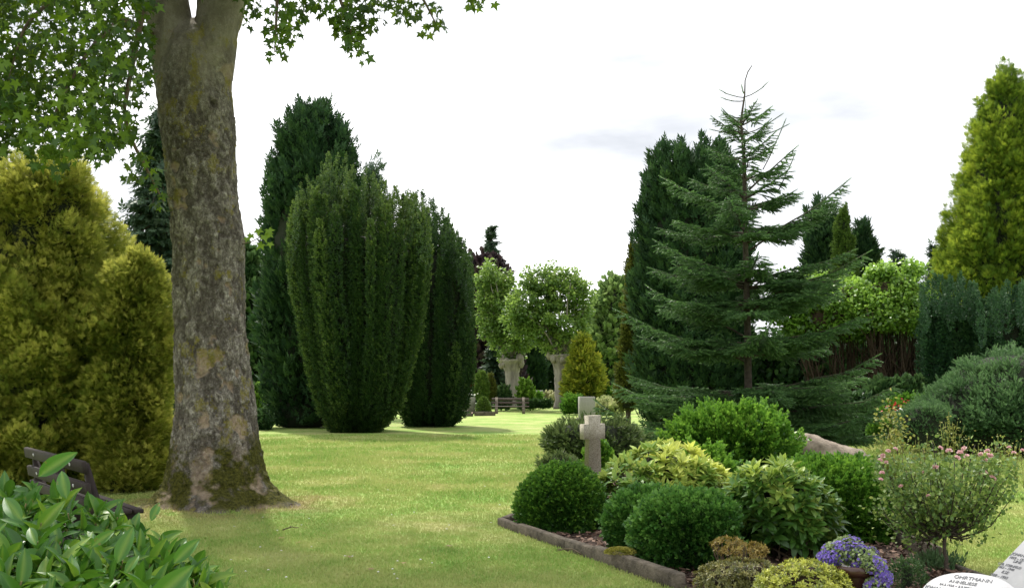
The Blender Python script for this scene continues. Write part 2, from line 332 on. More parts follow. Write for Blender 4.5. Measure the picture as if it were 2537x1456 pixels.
def lobed():
    ang = [(-2.5, .28), (-2.0, .62), (-1.62, .38), (-1.15, .92), (-.62, .50), (-.30, .62), (0, 1.1), (.30, .62), (.62, .50), (1.15, .92), (1.62, .38), (2.0, .62), (2.5, .28)]
    V = [(0, .30, .03)]+[(math.sin(a)*r*.62, .30+math.cos(a)*r*.66, -.10*r*r) for a, r in ang]
    return T_(V, [[(0, i, i+1) for i in range(1, 13)]])
LOBED = lobed()
def bigleaf(curl=.25, fold=.12, wave=.03, nl=7, wr=.19):
    V = []; Q = []; rib = []
    xs = [-1, -.55, -.07, .07, .55, 1] if True else 0
    for j in range(nl+1):
        t = j/nl; wv = wr*(math.sin(math.pi*(t**.85))**.75 if 0 < t < 1 else .0)+.006
        y = t; zc = -curl*t*t
        for x in xs: V.append((x*wv, y*(1-.12*curl), zc+fold*abs(x)*wv/.19*.5+wave*math.sin(t*9+x*2)*abs(x))); rib.append(1.0 if abs(x) < .1 else 0.0)
    for j in range(nl):
        for i in range(5): a = j*6+i; Q.append((a, a+1, a+7, a+6))
    return T_(V, [Q]), np.array(rib)
BL = [bigleaf(c, f, wv) for c, f, wv in ((.15, .25, .01), (.38, .35, .015), (-.06, .3, .012), (.6, .2, .02))]
def bigleaf_small(curl):
    V = []; Q = []
    for j in range(5):
        t = j/4; wv = .19*math.sin(math.pi*min(1, max(0, t**.85)))**.8+.004
        for x in (-1, 0, 1): V.append((x*wv, t, -curl*t*t+.25*abs(x)*wv))
    for j in range(4):
        for i in range(2): a = j*3+i; Q.append((a, a+1, a+4, a+3))
    return T_(V, [Q])
BS = [bigleaf_small(c) for c in (-.05, .15, .32)]
def scat(acc, tmpl, pos, yd, nd, sc, tint):
    """place copies of a leaf template inside one mesh"""
    tv, tf = tmpl; n = len(pos)
    if n == 0: return
    Y = nrm(yd); X = nrm(np.cross(Y, nd)); Z = np.cross(X, Y); sc = np.broadcast_to(np.asarray(sc, float), (n,))[:, None, None]
    V = pos[:, None, :]+sc*(tv[None, :, 0:1]*X[:, None]+tv[None, :, 1:2]*Y[:, None]+tv[None, :, 2:3]*Z[:, None])
    k = len(tv); base = (np.arange(n)*k)[:, None, None]
    acc.add(V.reshape(-1, 3), [(f[None]+base).reshape(-1, f.shape[1]) for f in tf], np.repeat(np.broadcast_to(np.clip(tint, 0, 1), (n,)), k))
# tubes
def tube(acc, pts, rad, seg=6, tint=None, wob=0):
    pts = np.asarray(pts, float); n = len(pts); rad = np.broadcast_to(rad, (n,)); V = []
    tg = np.gradient(pts, axis=0); tg = nrm(tg); up = np.array([0, 0, 1.]) if abs(tg[0, 2]) < .9 else np.array([1., 0, 0])
    for i in range(n):
        x = np.cross(tg[i], up); x /= np.linalg.norm(x)+1e-9; y = np.cross(x, tg[i])
        a = np.arange(seg)/seg*2*math.pi
        V.append(pts[i]+rad[i]*(1+wob*(R.random((seg, 1))-.5))*(np.cos(a)[:, None]*x+np.sin(a)[:, None]*y))
    V = np.concatenate(V); Q = [(i*seg+j, i*seg+(j+1) % seg, (i+1)*seg+(j+1) % seg, (i+1)*seg+j) for i in range(n-1) for j in range(seg)]
    cap0 = len(V); V = np.vstack([V, pts[0], pts[-1]]); Tt = [(cap0, (j+1) % seg, j) for j in range(seg)]+[(cap0+1, (n-1)*seg+j, (n-1)*seg+(j+1) % seg) for j in range(seg)]
    acc.add(V, [np.array(Q), np.array(Tt)], tint)
def curve(p0, p1, bend=(0, 0, 0), n=6, jit=0.0):
    t = np.linspace(0, 1, n)[:, None]; p0 = np.asarray(p0, float); p1 = np.asarray(p1, float)
    c = p0*(1-t)+p1*t+np.asarray(bend)*(4*t*(1-t))
    if jit: c[1:-1] += R.normal(size=(n-2, 3))*jit
    return c
# boxes
def box(acc, c, sx, sy, sz, rot=None, bev=0.0, jitter=0):
    """bevelled box; rot = 3x3 columns axes"""
    h = np.array([sx, sy, sz])/2; b = min(bev, min(h)*.45)
    if b <= 0: b = min(h)*.04
    V = []; idx = {}
    for a in range(3):
        for s in (-1, 1):
            o = [(a+1) % 3, (a+2) % 3]
            for u in (-1, 1):
                for v in (-1, 1):
                    p = [0, 0, 0]; p[a] = s*h[a]; p[o[0]] = u*(h[o[0]]-b); p[o[1]] = v*(h[o[1]]-b)
                    sg = [0, 0, 0]; sg[a] = s; sg[o[0]] = u; sg[o[1]] = v; idx[(a, tuple(sg))] = len(V); V.append(p)
    Q = []; T3 = []
    for a in range(3):
        o = [(a+1) % 3, (a+2) % 3]
        for s in (-1, 1):
            f = []
            for u, v in ((-1, -1), (1, -1), (1, 1), (-1, 1)):
                sg = [0, 0, 0]; sg[a] = s; sg[o[0]] = u; sg[o[1]] = v; f.append(idx[(a, tuple(sg))])
            Q.append(f if s > 0 else f[::-1])
    for c_ in range(3):   # edges along axis c_
        a, b_ = (c_+1) % 3, (c_+2) % 3
        for s in (-1, 1):
            for u in (-1, 1):
                def K(ax, t): sg = [0, 0, 0]; sg[a] = s; sg[b_] = u; sg[c_] = t; return idx[(ax, tuple(sg))]
                f = [K(a, -1), K(a, 1), K(b_, 1), K(b_, -1)]; Q.append(f if s*u < 0 else f[::-1])
    for s in (-1, 1):
        for u in (-1, 1):
            for v in (-1, 1):
                f = [idx[(ax, (s, u, v))] for ax in range(3)]; T3.append(f if s*u*v > 0 else f[::-1])
    V = np.array(V, float)
    if jitter: V += (vn(V*3.1+np.asarray(c))-.5)[:, None]*jitter
    if rot is not None: V = V@np.asarray(rot, float).T
    acc.add(V+np.asarray(c, float), [np.array(Q), np.array(T3)])
def axes(yaw): c, s = math.cos(yaw), math.sin(yaw); return np.array([[c, -s, 0], [s, c, 0], [0, 0, 1.]])
# ------------------------------------------------------------------ crowns from surveyed outline rows (Y, left, right) at one distance
class Prof:
    def __init__(s, rows, d, dy=1.0, floor=0.0, top=None):
        rows = sorted(rows, key=lambda r: -r[0]); z = []; c = []; r = []
        for Y, a, b in rows:
            p = W(a, Y, d); q = W(b, Y, d); z.append(p[2]); c.append((p[0]+q[0])/2); r.append((q[0]-p[0])/2)
        s.z = np.array(z); s.c = np.array(c); s.r = np.array(r); s.d = d; s.dy = dy
        if floor is not None and s.z[0] < floor: s.z[0] = floor
        s.z0, s.z1 = s.z[0], s.z[-1]
    def R(s, z): return np.interp(z, s.z, s.r)
    def C(s, z): return np.interp(z, s.z, s.c)
    def base(s): return (float(s.c[0]), float(s.d), 0.0)
    def shell(s, n, jitter=.12, lump=.12, lf=1.2, seed=0, wtop=0):
        zz = np.linspace(s.z0, s.z1, 200); wt = s.R(zz)+.25*s.R(zz).mean()*(.3+wtop); cdf = np.cumsum(wt); cdf /= cdf[-1]
        z = np.interp(R.random(n), cdf, zz); th = R.random(n)*2*math.pi; r = s.R(z)
        nz = np.stack([np.cos(th)*r*lf+seed, np.sin(th)*r*lf+seed*2, z*lf], -1)
        k = 1-jitter*R.random(n)**1.5+lump*(vn(nz)-.55)*2+lump*.7*(vn(nz*3.3+4)-.5)*2
        slope = -(s.R(z+.1)-s.R(z-.1))/.2
        pos = np.stack([s.C(z)+np.cos(th)*r*k, s.d+np.sin(th)*r*k*s.dy, z], -1)
        nn = nrm(np.stack([np.cos(th), np.sin(th), np.clip(slope, -1.5, 2.5)], -1))
        return pos, nn
    def hull(s, name, m, parent, f=.8, ztop=.96, nz=26, ns=26, lump=.15, acc=None, zb=0.0):  # solid dark hull added inside foliage to block light, in place of twigs
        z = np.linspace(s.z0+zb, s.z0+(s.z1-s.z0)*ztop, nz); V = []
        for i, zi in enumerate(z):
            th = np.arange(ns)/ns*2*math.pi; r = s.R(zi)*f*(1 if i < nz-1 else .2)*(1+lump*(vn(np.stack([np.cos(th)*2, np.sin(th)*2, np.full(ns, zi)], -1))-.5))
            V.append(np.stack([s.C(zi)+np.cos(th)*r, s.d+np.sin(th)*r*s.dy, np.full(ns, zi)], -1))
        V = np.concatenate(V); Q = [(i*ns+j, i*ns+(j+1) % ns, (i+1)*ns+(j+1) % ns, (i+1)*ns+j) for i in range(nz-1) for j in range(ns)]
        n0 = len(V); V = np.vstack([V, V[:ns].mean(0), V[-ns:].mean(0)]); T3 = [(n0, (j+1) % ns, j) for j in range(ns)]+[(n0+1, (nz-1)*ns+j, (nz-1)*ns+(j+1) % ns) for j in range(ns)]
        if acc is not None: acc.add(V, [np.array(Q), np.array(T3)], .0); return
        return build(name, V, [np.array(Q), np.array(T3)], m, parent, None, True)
UP = np.array([0, 0, 1.])
def plumes(acc, S, D, ln, rd, per, tmpl, size, tint=.4, tipl=.35, spread=.55, tj=.15, taper=True):
    """flame shaped shoots: S base points, D axes"""
    n = len(S); ln = np.broadcast_to(ln, (n,)); rd = np.broadcast_to(rd, (n,)); tint = np.broadcast_to(tint, (n,))
    S = np.repeat(S, per, 0); D = np.repeat(nrm(D), per, 0); l = np.repeat(ln, per); r = np.repeat(rd, per); ti = np.repeat(tint, per); m = len(S)
    t = R.random(m); prof = np.sin(np.pi*np.clip(t, 0, 1)**.75)**.6 if taper else np.ones(m)
    a = rdir(m); o = nrm(a-D*np.sum(a*D, -1, keepdims=True))
    pos = S+D*(t*l)[:, None]+o*(r*prof*(.75+.35*R.random(m)))[:, None]
    yd = D+o*spread*(1-.5*t[:, None])+R.normal(size=(m, 3))*.18
    scat(acc, tmpl, pos, yd, o+R.normal(size=(m, 3))*.3, size*(.75+.5*R.random(m)), ti+tipl*(t-.5)+tj*R.normal(size=m))
def strands(acc, pr, n, rad, dens, tmpl, size, rho_lo=.72, topcut=.02, lean=0.0, tint=.42, zlow=0.0):
    n = int(n*.62)
    """upright fastigiate shoots that fan from the base and end in separate spires"""
    zi = pr.z[np.argmax(pr.r)]; S = []
    for k in range(n):
        th = k*2.39996+R.normal()*.06; rho = R.uniform(.83, 1.05) if k % 3 else R.uniform(.25, rho_lo+.06); lim = R.uniform(.82, 1.02); tv_ = R.normal()*.15; tend = pr.z1-(pr.z1-pr.z0)*abs(R.normal())*.07-.35; rs = R.uniform(.7, 1.5)
        zs = []; ps = []
        x0 = None; z = pr.z0+zlow
        while z < pr.z1+.3:
            if z <= zi or x0 is None: x = pr.C(z)+math.cos(th)*rho*pr.R(z); y = pr.d+math.sin(th)*rho*pr.R(z)*pr.dy; x0 = (x, y)
            else:
                x, y = x0; kx = (x-pr.C(z))/max(pr.R(z), .02); ky = (y-pr.d)/max(pr.R(z)*pr.dy, .02)
                if math.hypot(kx, ky) > max(lim, min(rho+.01, 1.0)): break
                if z > tend: break
                x0 = (x+(pr.C(z)-x)*lean*.1, y+(pr.d-y)*lean*.1)
            ps.append((x, y, z)); z += .12
        if len(ps) < 5: continue
        ps = np.array(ps); m = int(len(ps)*.12*dens); t = R.random(m); ft = t*(len(ps)-1); i = np.minimum(ft.astype(int), len(ps)-2); f = (ft-i)[:, None]
        c = ps[i]*(1-f)+ps[i+1]*f; ax = nrm(ps[i+1]-ps[i]); a = rdir(m); o = nrm(a-ax*np.sum(a*ax, -1, keepdims=True))
        dist = (1-t)*len(ps)*.12; rr = rad*rs*np.clip(dist/.8, .12, 1)*(1+.5*(vn(np.stack([t*0+k, t*0, c[:, 2]*2.2], -1))-.5))
        pos = c+o*(rr*(.45+.65*R.random(m)**.5))[:, None]
        tn = tint+tv_+.28*np.clip(1-dist/1.6, 0, 1)+R.normal(size=m)*.12
        scat(acc, tmpl, pos, ax*.9+o*.75+R.normal(size=(m, 3))*.2, o+R.normal(size=(m, 3))*.25, size*(.75+.5*R.random(m)), tn)
def simple_trunk(root, pr, r, top=.8, m='fir_bark', bx=None):
    a = Acc(); b = pr.base(); z1 = pr.z0+(pr.z1-pr.z0)*top
    tube(a, [(b[0], b[1], -.05), (b[0], b[1], .4), (float(pr.C(pr.z0+(z1-pr.z0)*.6)), b[1], pr.z0+(z1-pr.z0)*.6), (float(pr.C(z1)), b[1], z1)], [r*1.2, r, r*.55, r*.12], 8)
    a.build('trunk', M[m], root, True)
def clump_leaves(acc, C, rad, per, tmpl, size, tint, up=.5, tj=.15, flat=.75, zl=.25):
    n = len(C); rad = np.broadcast_to(rad, (n,)); tint = np.broadcast_to(tint, (n,))
    Cc = np.repeat(C, per, 0); r = np.repeat(rad, per); ti = np.repeat(tint, per); m = len(Cc); o = rdir(m)
    pos = Cc+o*np.array([1, 1, flat])*(r*R.random(m)**.4)[:, None]
    yd = o*.8+R.normal(size=(m, 3))*.45+np.array([0, 0, -.25]); nd = o*(1-up)+UP*up+R.normal(size=(m, 3))*.35
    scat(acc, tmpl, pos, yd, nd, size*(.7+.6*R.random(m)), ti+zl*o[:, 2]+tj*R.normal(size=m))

# ================================================================== SETTING
# ground sheet
def ground():
    xs = np.concatenate([np.linspace(-1500, -60, 8), np.linspace(-50, 50, 90), np.linspace(60, 1500, 8)]); ys = np.concatenate([[-300, -60], np.linspace(-20, 90, 100), np.linspace(110, 2500, 9)])
    X, Y = np.meshgrid(xs, ys); Z = (fbm(np.stack([X*.3, Y*.3, X*0], -1), 2)-.5)*.05*((np.abs(X) < 50) & (Y > 12) & (Y < 90))
    Z -= .0; Z = np.where(Y > 16, Z, 0)
    # small mound around the sycamore and the far lime
    for cx, cy, h, s in ((-4.0, 14.2, .07, 1.2), (0.1, 66, .10, 1.2)): Z = Z+h*np.exp(-((X-cx)**2+(Y-cy)**2)/(2*s*s))
    V = np.stack([X, Y, Z], -1).reshape(-1, 3); w_ = len(xs)
    Q = np.array([(j*w_+i, j*w_+i+1, (j+1)*w_+i+1, (j+1)*w_+i) for j in range(len(ys)-1) for i in range(w_-1)])
    tag(build('ground', V, [Q], M['lawn'], None, None, True), None, None, None, 'structure')
ground()
KA, KB = G(1238, 1301), G(1690, 1462)
KC, KD = G(2420, 1430), G(2205, 1343)
# planted bed soil sheet
def sheet(name, pts, m, z=.006, thick=.0):
    pts = [np.array([p[0], p[1], z]) for p in pts]; c = np.mean(pts, 0); V = np.array([c]+pts); n = len(pts)
    o = build(name, V, [np.array([(0, i+1, (i+1) % n+1) for i in range(n)])], m); tag(o, None, None, None, 'structure'); return o
BED = [KA+[.04, .0, 0], KB+[.05, 0, 0], G(1900, 1620), G(2700, 1620), G(2560, 1480), KC, KD, G(2170, 1250), G(1950, 1190), G(1600, 1170), G(1440, 1185), G(1330, 1230)]
sheet('planting_bed_soil', BED, M['soil'], .012)
def inside(P, poly):
    x, y = P[:, 0], P[:, 1]; r = np.zeros(len(P), bool); n = len(poly); j = n-1
    for i in range(n):
        xi, yi, xj, yj = poly[i][0], poly[i][1], poly[j][0], poly[j][1]
        r ^= ((yi > y) != (yj > y)) & (x < (xj-xi)*(y-yi)/(yj-yi+1e-12)+xi); j = i
    return r
a = Acc(); P = np.stack([R.uniform(-.5, 5.5, 30000), R.uniform(6, 20, 30000), np.zeros(30000)], -1); P = P[inside(P, BED)]; P = P[R.random(len(P)) < np.clip(16/P[:, 1]**1.1, 0, 1)]
P[:, 2] = .015+R.random(len(P))*.025; d = R.normal(size=(len(P), 3)); d[:, 2] *= .3
scat(a, T_([(-.3, 0, 0), (.3, .05, 0), (.22, 1, .06), (-.25, .9, -.05)], [[(0, 1, 2, 3)]]), P, d, UP+R.normal(size=(len(P), 3))*.35, .025+.045*R.random(len(P)), R.random(len(P)))
tag(a.build('bark_mulch', M['chip']), 'loose reddish brown bark chips covering the planting bed', 'mulch', None, 'stuff')
# grass blades
def grass():
    n = 520000; u = R.random(n); y = 7.2*(34/7.2)**(u**1.15); half = y*.52+.4; x = R.uniform(-1, 1, n)*half
    P = np.stack([x, y, np.zeros(n)], -1); keep = ~inside(P, BED); keep &= np.hypot(x+4.0, (y-14.2)) > .80
    keep &= ~((np.hypot(x+4.0, y-14.2) < 1.8) & (R.random(n) < .3))
    P = P[keep]; y = P[:, 1]; m = len(P)
    P[:, 2] = .07*np.exp(-((P[:, 0]+4)**2+(y-14.2)**2)/2.88)-.003
    a = Acc(); d = R.normal(size=(m, 3))*.55; d[:, 2] = 1
    h = (.022+.02*R.random(m))*(1+.5*fbm(P*.9, 2))*np.clip(y/14, .9, 1.6); wd = T_([(-.16, 0, 0), (.16, 0, 0), (.05, 1, .2)], [[(0, 1, 2)]])
    scat(a, wd, P, d, R.normal(size=(m, 3))*[1, 1, .1], h, R.random(m))
    tag(a.build('grass', M['blade']), 'short mown grass of the lawn, green with straw yellow patches', 'grass', None, 'stuff')
grass()

# ================================================================== SYCAMORE
def sycamore():
    D0 = 14.2
    root = thing('sycamore_tree', 'huge old sycamore with flaking grey bark, mossy flared base and forked top', 'tree', (-4.0, D0, 0))
    rows = [(1272, 330, 785), (1256, 362, 748), (1236, 390, 712), (1200, 416, 672), (1160, 426, 652), (1100, 434, 640), (1000, 438, 628), (900, 438, 614), (800, 436, 604), (700, 432, 600), (600, 430, 599), (560, 428, 596), (500, 424, 586), (400, 414, 580), (300, 400, 577), (235, 394, 571), (180, 396, 566), (135, 402, 557), (100, 412, 547), (75, 430, 528), (50, 464, 496)]
    pr = Prof(rows, D0, .95, None); nz, ns = 620, 200
    z = np.linspace(-.15, pr.z1, nz); th = np.arange(ns)/ns*2*math.pi; Z, TH = np.meshgrid(z, th, indexing='ij')
    r = pr.R(Z); cx = pr.C(Z); c3 = np.stack([np.cos(TH), np.sin(TH), Z], -1)
    flare = np.clip((.9-Z)/.9, 0, 1)
    r = r*(1+flare**1.5*.22*np.cos(TH*5+1.1+.5*Z)*.55)
    q = np.stack([np.cos(TH)*r*1.0, np.sin(TH)*r*1.0, Z], -1)
    low = fbm(q*1.4+5, 3)-.5
    plate = fbm(q*np.array([9, 9, 4.6]), 3); plate2 = fbm(q*np.array([30, 30, 16.0])+9, 2)
    step = np.clip((plate-.47)*14, 0, 1)*.6+np.clip((plate2-.5)*8, 0, 1)*.4
    peelf = fbm(q*np.array([3.2, 3.2, 2.6])+21, 4); peel = np.clip((peelf-.675)*30, 0, 1); peel = np.maximum(peel, np.clip((fbm(q*np.array([7, 7, 5])+61, 3)-.73)*26, 0, 1)); peel = peel*np.clip((5.8-Z)*.8, 0, 1)
    lowp = fbm(q*np.array([4, 4, 2.2])+41, 4); peel = np.maximum(peel, .85*np.clip((lowp-.54)*14, 0, 1)*np.clip((1.0-Z)/.7, 0, 1))
    hi = np.clip((Z-4.9)/1.2, 0, 1); amp = .030*(1-.72*hi)
    plate_ = np.clip(step, 0, 1); r = r+low*.06+amp*step-amp*1.0*peel+hi*.012*np.sin(TH*9+Z*2)
    # knot below the fork and a branch scar
    for (kx, kz, kr, kd) in ((535, 255, .10, .05), (600, 585, .12, .05)):
        kp = W(kx, kz, D0-.4); ka = math.atan2(-.9, (kp[0]-pr.C(kp[2]))/max(pr.R(kp[2]), .1)) if kx < 590 else -.25
        dist = np.sqrt((((TH-ka+math.pi) % (2*math.pi)-math.pi)*.42)**2+((Z-kp[2])*.62)**2)
        r = r+kd*np.exp(-(dist/kr)**2)-(.09*np.exp(-(dist/.03)**2) if kx < 590 else 0)
    moss = np.clip((.55*fbm(q*3.1+3, 4)+.45*fbm(q*13+5, 3)-.28-Z*.20-.20*np.exp(-((np.cos(TH)+.12)/.24)**2))*9, 0, 1)*np.clip((1.05-Z)*4, 0, 1)*np.clip((Z+.03-.13*fbm(q*7, 2))*14, 0, 1)
    r = r+moss*.018*fbm(q*30, 2)
    V = np.stack([cx+np.cos(TH)*r, D0+np.sin(TH)*r*.95, Z], -1).reshape(-1, 3)
    i, j = np.meshgrid(np.arange(nz-1), np.arange(ns), indexing='ij'); Q = np.stack([i*ns+j, i*ns+(j+1) % ns, (i+1)*ns+(j+1) % ns, (i+1)*ns+j], -1).reshape(-1, 4)
    build('trunk', V, [Q], M['bark'], root, {'peel': peel.ravel(), 'moss': moss.ravel(), 'plate': plate_.ravel()}, True)
    def limb(pts, rr):
        P_ = np.array(pts, float); rr = np.array(rr, float); n = len(P_); t = np.linspace(0, n-1, 150)
        C = np.stack([np.interp(t, range(n), P_[:, k]) for k in range(3)], -1); r_ = np.interp(t, range(n), rr)
        for _ in range(8): C[1:-1] = (C[:-2]+C[2:]+C[1:-1]*2)/4
        a = Acc(); tg = nrm(np.gradient(C, axis=0)); th = np.arange(72)/72*2*math.pi; ux = nrm(np.cross(tg, [0, 1, 0])); uy = np.cross(ux, tg)
        q = C[:, None]+(ux[:, None]*np.cos(th)[None, :, None]+uy[:, None]*np.sin(th)[None, :, None])*r_[:, None, None]
        rad = 1+.12*(fbm(q*2.2, 3)-.5)+.05*np.clip((fbm(q*np.array([7, 7, 4.]), 3)-.47)*12, 0, 1); V = C[:, None]+(q-C[:, None])*rad[..., None]; ns = 72; nz = 150
        Q = [(i*ns+j, i*ns+(j+1) % ns, (i+1)*ns+(j+1) % ns, (i+1)*ns+j) for i in range(nz-1) for j in range(ns)]
        return V.reshape(-1, 3), np.array(Q)
    for pts, rr in (([W(452, 330, D0), W(437, 215, D0), W(428, 110, D0), W(412, 0, D0), W(385, -200, D0), W(340, -420, D0+.8)], [.20, .275, .305, .29, .26, .16]),
                    ([W(508, 330, D0), W(520, 215, D0), W(529, 110, D0), W(549, 0, D0), W(580, -220, D0), W(650, -480, D0-.8)], [.20, .29, .30, .315, .27, .15])):
        V, Q = limb(pts, rr); build('limb', V, [Q], M['bark'], root, {'peel': np.clip((fbm(V*2.2, 3)-.68)*20, 0, 1)*.6, 'moss': np.zeros(len(V)), 'plate': np.clip((fbm(V*np.array([8, 8, 5.]), 3)-.40)*5, 0, 1)}, True)
    # secondary branches
    a = Acc(); tops = [W(385, -200, D0), W(580, -220, D0), W(345, -400, D0+.7), W(640, -450, D0-.7)]; ends = []
    for k in range(26):
        s = tops[k % 4]+R.normal(size=3)*.15; az = k*2.4; L_ = R.uniform(2.5, 5.5); e_ = s+np.array([math.cos(az)*L_, math.sin(az)*L_*.8, R.uniform(.5, 4)])
        tube(a, curve(s, e_, (0, 0, .6), 9, .06), np.linspace(.11, .02, 9), 7)
    for pts in ([W(385, 90, D0-.1), W(300, 40, 12.8), W(215, 130, 12.0), W(150, 250, 11.6), W(110, 340, 11.4)], [W(380, 20, 13.8), W(200, -60, 12.4), W(60, 60, 11.5), W(20, 200, 11.3)],
                [W(370, -60, 13.8), W(330, 150, 12.7), W(300, 300, 12.6), W(380, 450, 12.9), W(410, 510, 12.9)],
                [W(590, -120, 13.6), W(690, -90, 13.0), W(685, 40, 12.7), W(680, 130, 12.7)], [W(600, -150, 13.6), W(800, -120, 13.0), W(850, 20, 12.7), W(885, 130, 12.7)],
                [W(600, -170, 13.6), W(950, -140, 13.0), W(1050, 0, 12.8), W(1085, 70, 12.8)], [W(600, 605, 14.0), W(620, 600, 13.8), W(650, 585, 13.7)]):
        P_ = np.array(pts); n = len(P_); t = np.linspace(0, n-1, 22); C = np.stack([np.interp(t, range(n), P_[:, k]) for k in range(3)], -1)
        for _ in range(3): C[1:-1] = (C[:-2]+C[2:]+C[1:-1]*2)/4
        tube(a, C, np.linspace(.045 if n > 3 else .008, .005, 22), 6)
    # foliage: hanging twigs with lobed leaves, surveyed openings kept clear
    def maskv(X, Y):
        v = np.zeros(len(X)); ins = (X > -25) & (X < 2562) & (Y > -22) & (Y < 1478); v[~ins] = .95
        edge = np.interp(X, [-30, 0, 90, 160, 230, 290, 330, 352, 372], [425, 420, 420, 420, 405, 350, 330, 245, 225])+150*(fbm(np.stack([X*.022+9, Y*.006, X*0], -1), 2)-.6)
        v = np.where(ins & (X < 384) & (Y < edge), .95, v)
        def el(x, y, rx, ry, p=.95):
            nonlocal v; v = np.where(ins & (((X-x)/rx)**2+((Y-y)/ry)**2 < 1), p, v)
        for e_ in ((345, 395, 36, 26), (372, 440, 34, 26), (392, 485, 24, 34), (330, 425, 24, 18), (405, 515, 14, 12)): el(*e_)
        for e_ in ((625, 15, 38, 26), (610, 50, 12, 30), (705, 30, 52, 34), (700, 75, 42, 28), (682, 128, 32, 22), (735, 30, 25, 25), (830, 20, 45, 30), (900, 15, 62, 36), (872, 60, 46, 34), (880, 105, 28, 26), (893, 135, 20, 14), (935, 45, 24, 32),
                   (1010, 25, 32, 30), (1055, 30, 46, 34), (1085, 60, 17, 22), (1052, 72, 14, 12), (1175, 4, 20, 18), (1210, 2, 12, 9), (765, 2, 36, 14), (975, -2, 36, 13)): el(*e_)
        return v
    acc = Acc(); cl = []
    n = 5600; ph = R.random(n)*2*math.pi; rr = 6.4*R.random(n)**.5; P = np.stack([-4.0+np.cos(ph)*rr, D0+np.sin(ph)*rr*.9, R.uniform(7.0, 15.0, n)], -1)
    P = P[(((P[:, 0]+4)/6.4)**2+((P[:, 1]-D0)/5.6)**2+((P[:, 2]-9.5)/6.0)**2) < 1]; X, Y = proj(P); ok = ((X < -20) | (X > 2557) | (Y < -20)); P = P[ok]
    cl.append(P[R.random(len(P)) < .62])
    # visible lower sprays
    n = 60000; X = R.uniform(-250, 1250, n); Y = R.uniform(-120, 560, n); d = R.uniform(10.6, 14.0, n); d = np.where(X > 560, R.uniform(12.3, 13.3, n), d)
    v = maskv(X, Y); ins = (Y > -22) & (X > -25); ok = (v > .5) & (R.random(n) < np.where(X > 595, .046, np.where(X > 300, .045, .068))); hole = fbm(np.stack([X*.018, Y*.018, X*0], -1), 3)
    ok &= ~(ins & (X < 384) & (hole > .555)); ok &= ~((Y < -22) & (R.random(n) < .3)); ok &= ~((Y < -22) & (X > 600) & (R.random(n) < .5))
    cl.append(np.stack([W(x, y, dd) for x, y, dd in zip(X[ok], Y[ok], d[ok])]))
    C = np.concatenate(cl); per = 9; m = len(C)*per; Cc = np.repeat(C, per, 0)
    P = Cc+R.normal(size=(m, 3))*np.array([.20, .20, .16]); X, Y = proj(P); ok = maskv(X, Y) > .5; far = (Y < -22) | (X < -25); ok &= ~(far & (R.random(m) < .45))
    P = P[ok]; m = len(P); X, Y = proj(P)
    yd = R.normal(size=(m, 3))*.55+np.array([0, 0, -.75]); nd = rdir(m)+np.array([0, -.25, .55]); sz = .085+.075*R.random(m); sz = np.where((Y < -40) | (X < -40), sz*1.5, sz)
    tn = .36+.26*R.normal(size=m)+.75*(fbm(P*1.1, 2)-.5)*2
    scat(acc, LOBED, P, yd, nd, sz, tn)
    # epicormic sprout on the trunk's right side
    for x, y, s in ((625, 588, .13), (640, 575, .14), (652, 590, .15), (662, 575, .15), (672, 585, .13), (655, 612, .16), (612, 597, .10), (668, 610, .11)):
        scat(acc, LOBED, W(x, y, 13.6)[None]+[[0, 0, .07]], np.array([[R.normal()*.4, -.2, -.8]]), np.array([[R.normal()*.3, -1, .5]]), s, .9)
    acc.build('crown', M['sycamore'], root); a.build('branches', M['twig'], root, True)
sycamore()

# ================================================================== COLUMNAR CONIFERS, CENTRE LEFT
def cyp(name, label, rows, d, m, n, per, ln, rd, size, tmpl=FAN5, group=None, cat='tree', dy=.9, out_=.45, up=1.0, lump=.18, tint=.42, hullf=.82, trunk=.15, lf=.9, corem='core', tipl=.35, spread=.55, ztop=.96, extra=None):
    pr = Prof(rows, d, dy); pr.z = pr.z0+(pr.z-pr.z0)*(1-.42*ln/(pr.z1-pr.z0)); pr.z1 = pr.z[-1]; pr.r = np.maximum(pr.r-rd*.4, .03); root = thing(name, label, cat, pr.base(), group)
    acc = Acc(); S, nn = pr.shell(n, .22, lump, lf, d); D_ = nn*np.array([1, 1, .4])*out_+UP*up+R.normal(size=(n, 3))*.14
    l = ln*(.7+.6*R.random(n)); S = S-nn*(rd*.6)-D_/np.linalg.norm(D_, axis=-1, keepdims=True)*(l*.45)[:, None]
    keep = S[:, 2] > pr.z0-.25*ln; S, D_, l = S[keep], D_[keep], l[keep]; S[:, 2] = np.maximum(S[:, 2], .04)
    plumes(acc, S, D_, l, rd, per, tmpl, size, tint+.10*R.normal(size=len(S))+.3*(fbm(S*.5, 2)-.5), tipl, spread)
    if extra: extra(acc, pr)
    acc.build('crown', M[m], root); pr.hull('crown_shade_hull', M[corem], root, hullf, ztop)
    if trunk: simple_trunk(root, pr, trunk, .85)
    return root
def spires(pts, d, l, rd, per, tmpl, size, tint=.5):
    def f(acc, pr):
        S = np.array([W(x, y, d+R.uniform(-.3, .3))-np.array([0, 0, l*1.04+size*.7]) for x, y in pts]); plumes(acc, S, UP+R.normal(size=(len(S), 3))*.06, l, rd, per, tmpl, size, tint)
    return f
